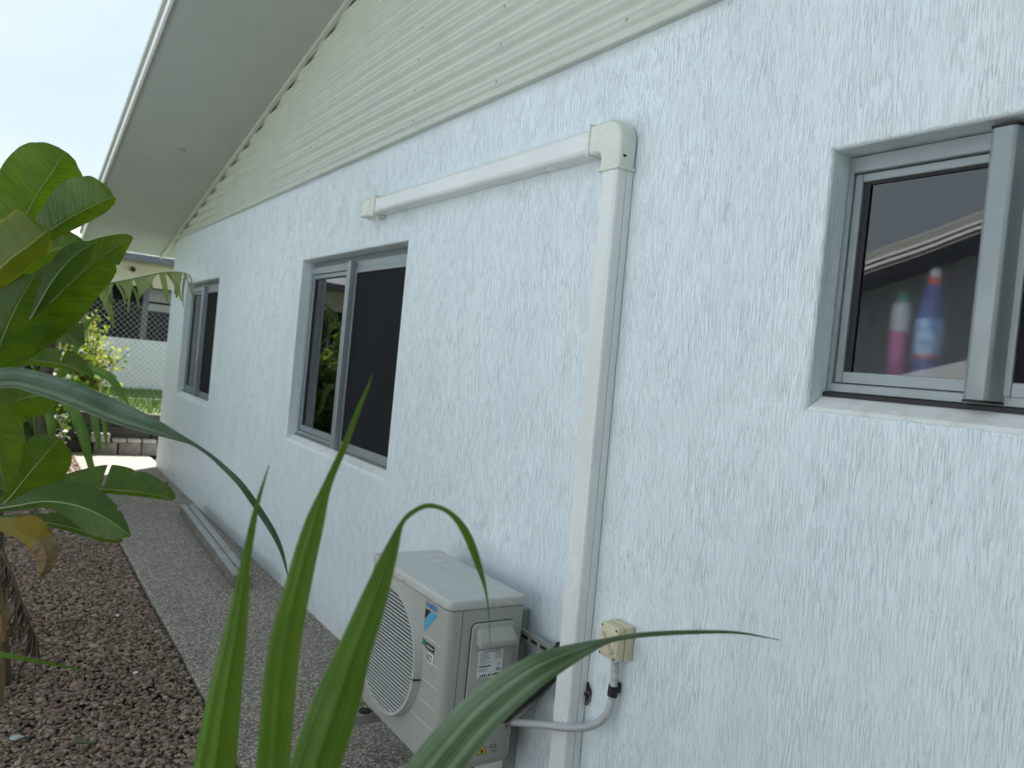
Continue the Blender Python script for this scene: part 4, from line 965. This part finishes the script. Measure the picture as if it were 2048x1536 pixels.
# --- banana plant
base = at(-30, 1455, 3.35)
bn = thing('banana_plant', 'banana plant with broad backlit leaves at the left of the path', 'banana plant', (base.x, base.y, -0.03))
top = at(-25, 700, 3.3)
stem_pts = catmull([(base.x, base.y, -0.03), tuple(at(-28, 1200, 3.32)), tuple(at(-25, 950, 3.3)), tuple(top)], 20)
MB().tube(stem_pts, [0.085 - 0.045 * i / 20 for i in range(21)], 14).build('pseudostem', MAT['sheath'], bn, smooth=True)
BL = [
    # big upright backlit leaf
    ('banana', [(-10, 560, 3.2, 3, 3), (25, 475, 3.1, 26, 24), (55, 425, 3.0, 84, 66), (80, 380, 2.95, 80, 76), (103, 347, 2.9, 62, 70), (118, 323, 2.88, 42, 58), (127, 309, 2.88, 26, 40), (131, 303, 2.88, 6, 14)], dict(tilt_l=0.25, tilt_r=0.15, ripple=0.02, seed=31, rib=0.008)),
    # second bright leaf, reaching right
    ('banana', [(20, 560, 3.1, 4, 4), (60, 495, 3.0, 14, 16), (105, 458, 2.9, 22, 40), (150, 430, 2.85, 24, 60), (190, 410, 2.8, 20, 58), (214, 399, 2.78, 14, 40), (228, 393, 2.78, 6, 18)], dict(tilt_l=0.75, tilt_r=0.2, ripple=0.02, seed=32, rib=0.006)),
    ('banana', [(-40, 620, 3.3, 5, 5), (10, 560, 3.25, 50, 50), (60, 520, 3.2, 60, 60), (110, 500, 3.18, 50, 46), (150, 492, 3.16, 24, 24), (172, 490, 3.15, 2, 2)], dict(tilt_l=0.5, tilt_r=0.3, ripple=0.04, seed=51, rib=0.006)),
    ('banana', [(-60, 720, 3.35, 5, 5), (0, 660, 3.3, 50, 60), (60, 640, 3.28, 50, 60), (120, 655, 3.25, 30, 40), (165, 690, 3.22, 4, 6)], dict(tilt_l=0.5, tilt_r=0.5, ripple=0.05, seed=52, rib=0.006)),
    ('banana', [(-60, 880, 3.4, 5, 5), (-10, 830, 3.38, 40, 40), (40, 800, 3.36, 44, 36), (90, 790, 3.34, 30, 22), (130, 795, 3.33, 3, 3)], dict(tilt_l=0.5, tilt_r=0.4, ripple=0.05, seed=53, rib=0.006)),
    # glaucous leaf behind it
    ('banana', [(-10, 560, 3.4, 4, 4), (40, 470, 3.3, 22, 22), (90, 432, 3.25, 22, 16), (140, 405, 3.2, 18, 12), (185, 382, 3.15, 10, 7), (213, 367, 3.1, 1, 1)], dict(tilt_l=0.2, tilt_r=1.0, ripple=0.04, seed=33, rib=0.006)),
    # leaf far left behind the first
    ('banana', [(-60, 560, 3.5, 4, 4), (-40, 450, 3.45, 40, 30), (-10, 380, 3.4, 40, 26), (20, 345, 3.4, 16, 10), (38, 338, 3.4, 1, 1)], dict(tilt_l=0.4, tilt_r=0.4, ripple=0.02, seed=34, rib=0.006)),
    # yellow rimmed leaf
    ('banana_yellow', [(-70, 640, 3.0, 4, 4), (-30, 570, 2.85, 30, 40), (20, 520, 2.75, 34, 62), (60, 490, 2.7, 30, 66), (85, 470, 2.68, 14, 52), (98, 458, 2.68, 2, 8)], dict(tilt_l=0.7, tilt_r=0.35, ripple=0.02, seed=35, rib=0.007)),
    ('half_dead', [(-20, 500, 3.2, 3, 3), (10, 440, 3.15, 14, 10), (45, 420, 3.12, 14, 12), (80, 422, 3.1, 8, 8), (100, 432, 3.1, 1, 1)], dict(tilt_l=0.3, tilt_r=0.6, ripple=0.05, seed=36)),
    # dark leaf rising to the right
    ('banana', [(-30, 760, 3.2, 4, 4), (20, 700, 3.15, 40, 30), (75, 635, 3.1, 58, 56), (130, 578, 3.05, 56, 58), (185, 528, 3.0, 44, 44), (230, 496, 2.98, 22, 26), (255, 481, 2.97, 8, 14), (266, 476, 2.97, 1, 4)], dict(tilt_l=0.3, tilt_r=0.25, ripple=0.03, seed=37, rib=0.008)),
    # small leaf in front of it
    ('banana', [(60, 640, 2.95, 3, 3), (100, 570, 2.9, 20, 18), (135, 525, 2.88, 26, 24), (165, 500, 2.86, 20, 18), (190, 486, 2.86, 2, 2)], dict(tilt_l=0.3, tilt_r=0.5, ripple=0.03, seed=38, rib=0.006)),
    # deep shaded leaves low on the left
    ('banana', [(-40, 800, 3.1, 6, 6), (0, 690, 3.0, 60, 50), (30, 620, 2.95, 64, 54), (55, 575, 2.92, 40, 36), (70, 550, 2.9, 2, 2)], dict(tilt_l=0.2, tilt_r=0.4, ripple=0.03, seed=39, rib=0.007)),
    ('banana', [(-40, 690, 3.5, 4, 4), (20, 712, 3.5, 12, 14), (80, 722, 3.5, 10, 26), (130, 730, 3.48, 8, 30), (170, 745, 3.45, 4, 14), (186, 756, 3.45, 1, 1)], dict(tilt_l=0.9, tilt_r=0.3, ripple=0.06, seed=40, rib=0.006, tears=2)),
    ('banana', [(-30, 1040, 3.1, 4, 4), (20, 995, 3.05, 20, 18), (50, 958, 3.0, 44, 36), (80, 922, 2.96, 52, 42), (103, 895, 2.94, 40, 36), (120, 876, 2.93, 4, 6)], dict(tilt_l=0.3, tilt_r=0.2, ripple=0.03, seed=41, rib=0.007)),
    ('banana', [(-60, 740, 2.95, 6, 6), (-20, 810, 2.9, 40, 30), (-5, 880, 2.88, 46, 44), (2, 940, 2.87, 30, 30), (12, 985, 2.87, 2, 2)], dict(tilt_l=0.3, tilt_r=0.3, ripple=0.02, seed=42, rib=0.007)),
    # long horizontal leaf over the path
    ('banana', [(-20, 1030, 3.1, 4, 4), (50, 1000, 3.08, 10, 12), (120, 982, 3.05, 8, 30), (200, 979, 3.0, 9, 50), (270, 984, 2.96, 8, 42), (320, 992, 2.93, 6, 26), (348, 1000, 2.92, 1, 8)], dict(tilt_l=1.0, tilt_r=0.3, ripple=0.04, seed=43, rib=0.007, tears=1)),
    ('banana', [(-20, 1020, 2.9, 4, 4), (30, 1012, 2.86, 10, 14), (90, 1003, 2.82, 14, 36), (150, 1010, 2.78, 34, 46), (200, 1030, 2.75, 40, 34), (235, 1052, 2.73, 28, 18), (256, 1068, 2.72, 8, 5), (262, 1072, 2.72, 1, 1)], dict(tilt_l=0.45, tilt_r=0.3, ripple=0.03, seed=44, rib=0.006)),
    ('banana', [(-10, 1035, 2.95, 3, 3), (60, 1040, 2.92, 8, 14), (130, 1052, 2.9, 8, 26), (190, 1070, 2.88, 8, 24), (230, 1080, 2.87, 6, 14), (246, 1082, 2.87, 1, 1)], dict(tilt_l=0.6, tilt_r=0.2, ripple=0.03, seed=45, rib=0.005)),
    # yellow and brown dying leaf
    ('half_dead', [(-30, 1030, 2.85, 3, 3), (0, 1050, 2.8, 10, 18), (35, 1062, 2.77, 14, 38), (70, 1078, 2.75, 20, 32), (92, 1100, 2.74, 18, 18)], dict(tilt_l=0.3, tilt_r=0.3, ripple=0.04, seed=46)),
    ('banana_dead', [(78, 1078, 2.74, 16, 22), (92, 1100, 2.735, 24, 22), (94, 1125, 2.73, 22, 16), (84, 1145, 2.73, 12, 10), (74, 1160, 2.73, 1, 1)], dict(tilt_l=0.5, tilt_r=0.5, ripple=0.10, seed=47)),
    ('banana_dead', [(-20, 1150, 3.2, 6, 6), (0, 1220, 3.18, 16, 16), (8, 1270, 3.16, 12, 12), (16, 1262, 3.15, 4, 4)], dict(tilt_l=0.4, tilt_r=0.4, ripple=0.06, seed=48)),
    ('banana_dead', [(-14, 1240, 3.16, 8, 10), (-4, 1340, 3.15, 10, 12), (-4, 1420, 3.14, 8, 8), (-3, 1470, 3.14, 3, 3)], dict(tilt_l=0.4, tilt_r=0.4, ripple=0.06, seed=49)),
]
for mt, pts, kw in BL:
    leaf(bn, mt, pts, n=70, nc=8, notch=1, **kw)
# shredded skirt of dead leaf hanging at the stem: midrib with threads
mr = [(2, 1100, 3.1), (25, 1150, 3.08), (48, 1215, 3.06), (66, 1262, 3.05), (82, 1296, 3.05)]
mrp = catmull([tuple(at(*p)) for p in mr], 24)
sk = MB().tube(mrp, [0.006 - 0.0045 * i / 24 for i in range(25)], 6).build('dead_midrib', MAT['sheath'], bn, smooth=True)
th = MB()
for i in range(95):
    q = Vector(mrp[int(RNG.integers(0, 21))]); L = RNG.uniform(0.06, 0.22)
    d = Vector((RNG.normal(-0.02, 0.03), RNG.normal(0, 0.03), -L)); w = RNG.uniform(0.0015, 0.005)
    e = Vector((w * RNG.normal(0.7, .3), w * RNG.normal(0, .6), 0))
    m1 = q + d * 0.5 + Vector((RNG.normal(0, .012), RNG.normal(0, .012), 0))
    th.add([q - e, q + e, m1 + e, m1 - e, q + d], [(0, 1, 2, 3), (3, 2, 4)])
o = th.build('shredded_blade', MAT['skirt'], bn); o['kind'] = 'stuff'

# --- torn pale banana leaf of a plant further back
bt = thing('banana_plant', 'banana plant with a torn pale leaf pointing at the far window', 'banana plant', tuple(at(90, 900, 6.9)[:2]) + (-0.03,))
b0 = at(90, 900, 6.9)
MB().tube(catmull([(b0.x, b0.y, -0.03), tuple(at(92, 760, 6.9)), tuple(at(110, 640, 6.85))], 12), [0.07 - 0.003 * i for i in range(13)], 12).build('pseudostem', MAT['sheath'], bt, smooth=True)
tmid = catmull([tuple(at(*p)) for p in ((110, 640, 6.85), (150, 595, 6.7), (200, 572, 6.6), (260, 559, 6.5), (330, 545, 6.4), (372, 547, 6.35), (386, 562, 6.33))], 60)
MB().tube(tmid, [0.010 - 0.0085 * i / 60 for i in range(61)], 6).build('midrib', MAT['cane'], bt, smooth=True)
MAT['torn'] = leaf_mat('pale_torn_leaf', (0.13, 0.19, 0.05), (0.26, 0.32, 0.13), 0.35, (0.4, 0.46, 0.08), rib=(0.3, 0.33, 0.15))
i = 12
while i < 56:
    q = Vector(tmid[i]); w = int(RNG.integers(1, 4)); q2 = Vector(tmid[min(i + w, 59)])
    L = RNG.uniform(0.14, 0.34) * (1.0 if i < 50 else 0.6)
    dn = Vector((RNG.normal(0.03, 0.05), RNG.normal(0, 0.06), -L)); out = Vector((RNG.normal(0, .03), RNG.normal(-0.03, .03), 0))
    vs = []; uv = []
    for k in range(6):
        t = k / 5; tap = 1 - 0.75 * t * t
        c = (q + q2) / 2 + dn * t + out * math.sin(t * 3.1)
        h = (q2 - q) * 0.5 * tap
        vs += [c - h, c + h]; uv += [(0.62, t), (0.8, t)]
    pyobj('leaf_strip', vs, [(2 * k, 2 * k + 1, 2 * k + 3, 2 * k + 2) for k in range(5)], MAT['torn'], bt, smooth=True, uvs=uv)
    i += w
# upper half of the torn blade, folded over
leaf(bt, 'torn', [(120, 628, 6.86, 10, 2), (170, 582, 6.68, 16, 2), (230, 560, 6.55, 9, 2), (300, 549, 6.45, 7, 2), (350, 543, 6.38, 2, 1)], n=30, nc=4, tilt_l=0.7, tilt_r=0.4, ripple=0.06, seed=60) if False else None

# --- shrubs
def shrub(name, label, root, height, spread, nstem, nleaf, size, mat, cat='shrub', lean=(0, 0), mat2=None, frac2=0.0, group=None, top_only=0.25, leafname='foliage'):
    rg = np.random.default_rng(int(abs(root[0] * 1000 + root[1] * 77)) + 5)
    t = thing(name, label, cat, (root[0], root[1], root[2]), group)
    st = MB(); tips = []
    for k in range(nstem):
        a = rg.uniform(0, 6.28); r = spread * rg.uniform(0.2, 1.0); h = height * rg.uniform(0.55, 1.0)
        e = np.array([root[0] + r * math.cos(a) + lean[0] * h, root[1] + r * math.sin(a) + lean[1] * h, root[2] + h])
        m_ = np.array([root[0] + 0.35 * r * math.cos(a), root[1] + 0.35 * r * math.sin(a), root[2] + h * 0.55])
        c = catmull([(root[0] + rg.normal(0, .03), root[1] + rg.normal(0, .03), root[2] - 0.02), m_ + rg.normal(0, .04, 3), e], 12)
        st.tube(c, [0.009 * height - 0.006 * height * i / 12 for i in range(13)], 5); tips.append(c)
    st.build('stem', MAT['twig'], t, smooth=True)
    def foliage(n, m, nm):
        V = []; F = []; UV = []
        for i in range(n):
            c = tips[int(rg.integers(0, nstem))]; u = rg.uniform(top_only, 1.0); p = np.array(c[int(u * 12)]) + rg.normal(0, spread * 0.10 + 0.03, 3)
            L = size * rg.uniform(0.6, 1.4); w = L * rg.uniform(0.28, 0.45)
            d = rg.normal(0, 1, 3); d[2] = d[2] * 0.6 + 0.2; d /= np.linalg.norm(d); s = np.cross(d, rg.normal(0, 1, 3)); s /= np.linalg.norm(s); nn = np.cross(d, s)
            b = len(V)
            V += [p, p + d * L * .45 - s * w + nn * .1 * L, p + d * L * .5, p + d * L * .45 + s * w + nn * .1 * L, p + d * L - nn * 0.15 * L]
            UV += [(0.5, 0), (0.05, 0.5), (0.5, 0.5), (0.95, 0.5), (0.5, 1)]
            F += [(b, b + 2, b + 1), (b, b + 3, b + 2), (b + 1, b + 2, b + 4), (b + 2, b + 3, b + 4)]
        pyobj(nm, V, F, MAT[m], t, smooth=False, uvs=UV)['kind'] = 'stuff'
    foliage(int(nleaf * (1 - frac2)), mat, leafname)
    if mat2: foliage(int(nleaf * frac2), mat2, 'blossom' if mat2 == 'blossom' else 'new_foliage')
    return t
def gpt(px, py, d, z):
    p = at(px, py, d); return (p.x, p.y, z)
shrub('shrub', 'golden leaved shrub in front of the chain link fence', gpt(215, 800, 10.6, 0.48) if False else (-0.62, 11.5, 0.48), 1.20, 0.55, 18, 1500, 0.065, 'shrub_yellow', mat2='shrub_dark', frac2=0.30)
shrub('shrub', 'white flowering dark shrub behind the banana leaves', (-1.15, 9.9, -0.03), 2.0, 0.55, 14, 1500, 0.085, 'shrub_dark', mat2='blossom', frac2=0.13)
shrub('shrub', 'low mixed green shrub at the left end of the retaining wall', (-1.55, 8.6, -0.03), 1.25, 0.5, 14, 1300, 0.09, 'shrub_dark', mat2='shrub_yellow', frac2=0.25)
shrub('shrub', 'pale leaved low shrub on the lawn right behind the retaining wall', (-1.15, 11.35, 0.48), 0.75, 0.45, 14, 1300, 0.06, 'torn', mat2='blossom', frac2=0.10)
shrub('shrub', 'bushy green shrub between the banana stem and the retaining wall', (-1.75, 9.9, -0.03), 1.7, 0.6, 16, 1700, 0.10, 'shrub_dark', mat2='torn', frac2=0.25)
# unseen hedge of foliage added behind the camera to cut light from there
def blocker():
    t = thing('blocker', 'tall dense hedge of leaves, added unseen behind the viewpoint to cut light', 'blocker', (-3.6, -2.6, -0.06))
    st = MB()
    for k in range(18):
        x = -6.8 + k * 0.38 + random.uniform(-.1, .1); st.tube([(x, -2.6, -0.06), (x + random.uniform(-.2, .2), -2.6, 1.4), (x + random.uniform(-.3, .3), -2.6, 2.2)], [0.03, 0.022, 0.01], 6)
    st.build('stem', MAT['twig'], t, smooth=True)
    rg = np.random.default_rng(91); V = []; F = []; UV = []
    for i in range(9000):
        p = np.array([rg.uniform(-7.0, -0.12), -2.6 + rg.normal(0, 0.28), rg.uniform(0.0, 2.35)])
        L = 0.17 * rg.uniform(0.6, 1.3); d = rg.normal(0, 1, 3); d /= np.linalg.norm(d); s_ = np.cross(d, rg.normal(0, 1, 3)); s_ /= np.linalg.norm(s_); nn = np.cross(d, s_); w = L * 0.4; b_ = len(V)
        V += [p, p + d * L * .45 - s_ * w + nn * .1 * L, p + d * L * .5, p + d * L * .45 + s_ * w + nn * .1 * L, p + d * L]
        UV += [(0.5, 0), (0.05, 0.5), (0.5, 0.5), (0.95, 0.5), (0.5, 1)]
        F += [(b_, b_ + 2, b_ + 1), (b_, b_ + 3, b_ + 2), (b_ + 1, b_ + 2, b_ + 4), (b_ + 2, b_ + 3, b_ + 4)]
    pyobj('foliage', V, F, MAT['shrub_dark'], t, uvs=UV)['kind'] = 'stuff'
blocker()
# plants that only the glass mirrors
for (x, y, h) in ((-3.4, 7.5, 2.4), (-3.9, 9.6, 2.8), (-3.6, 12.6, 3.0)):
    shrub('shrub', 'tall leafy shrub on the side boundary mirrored in the middle window, ' + {7.5: 'the lowest and nearest', 9.6: 'the middle one', 12.6: 'the tallest and farthest'}[y], (x, y, -0.03), h, 0.9, 16, 2200, 0.14, 'shrub_dark', group='boundary shrubs mirrored in the glass')

# ------------------------------------------------------------------ small litter on the ground
def fallen(px, py, L, w, mat, label, cat='leaf', z=0.012, ang=0.4, d=None):
    r = (CX * (px - 1024) + CY * (py - 768) + CZ * FPX); t = (z - CAM.z) / r.z; p = CAM + r * t
    V = []; UV = []; F = []
    for i in range(9):
        v = i / 8; ww = w * math.sin(math.pi * min(1, v * 0.96 + 0.02)) ** 0.8
        for k in (-1, 0, 1):
            a = ang; x = (v - .5) * L; y = k * ww
            V.append((p.x + x * math.cos(a) - y * math.sin(a), p.y + x * math.sin(a) + y * math.cos(a), z + 0.012 * abs(k) + 0.01 * math.sin(v * 5)))
            UV.append((0.5 + 0.5 * k, v))
    for i in range(8):
        for k in (0, 1): F.append((i * 3 + k, i * 3 + k + 1, i * 3 + k + 4, i * 3 + k + 3))
    o = pyobj('fallen_' + cat if cat == 'leaf' else cat, V, F, MAT[mat], None, smooth=True, uvs=UV); tag(o, label, cat); return o
MAT['pale_leaf'] = leaf_mat('pale_fallen_leaf', (0.17, 0.18, 0.10), (0.25, 0.24, 0.15), 0.15, (0.3, 0.3, 0.1), rib=(0.3, 0.28, 0.2), rough=0.7)
fallen(138, 1243, 0.14, 0.028, 'pale_leaf', 'pale green fallen leaf on the gravel below the banana', ang=0.5)
fallen(165, 1490, 0.09, 0.022, 'pale_leaf', 'grey green fallen leaf on the gravel near the bottom edge', ang=0.2)
fallen(24, 1395, 0.05, 0.016, 'banana_dead', 'small brown fallen leaf on the gravel at the left edge', ang=1.2)
fallen(225, 1418, 0.07, 0.012, 'banana_dead', 'brown curled fallen leaf on the open gravel', ang=0.1)
fallen(296, 974, 0.10, 0.03, 'banana_dead', 'dark curled dead leaf on the far part of the path', z=0.004, ang=0.3)
fallen(332, 968, 0.08, 0.02, 'banana_dead', 'small dark dead leaf on the path beside the wall base', z=0.004, ang=0.9)
def chip(px, py, s, label, mat='paper', name='pebble', cat='pebble', z=0.004):
    r = (CX * (px - 1024) + CY * (py - 768) + CZ * FPX); t = (z - CAM.z) / r.z; p = CAM + r * t
    bm = bmesh.new(); bmesh.ops.create_icosphere(bm, subdivisions=2, radius=1)
    for v in bm.verts: v.co = Vector((v.co.x * s * 1.3, v.co.y * s * 0.9, v.co.z * s * 0.4)) * random.uniform(0.75, 1.1)
    me = bpy.data.meshes.new(name); bm.to_mesh(me); bm.free(); me.materials.append(MAT[mat])
    o = bpy.data.objects.new(name, me); o.location = p; o.rotation_euler.z = random.uniform(0, 3); COL.objects.link(o); tag(o, label, cat)
chip(271, 1345, 0.012, 'white pebble on the gravel near the path edge')
chip(236, 1231, 0.009, 'whitish pebble on the gravel beyond the pale fallen leaf')
chip(587, 1405, 0.006, 'tiny white chip on the aggregate path between the strap leaves')
MAT['plastic_scrap'] = worn('clear_plastic', (0.45, 0.47, 0.48), 0.15, 0.2)
chip(33, 1475, 0.020, 'crumpled clear plastic scrap on the gravel at bottom left', 'plastic_scrap', 'plastic_scrap', 'litter')
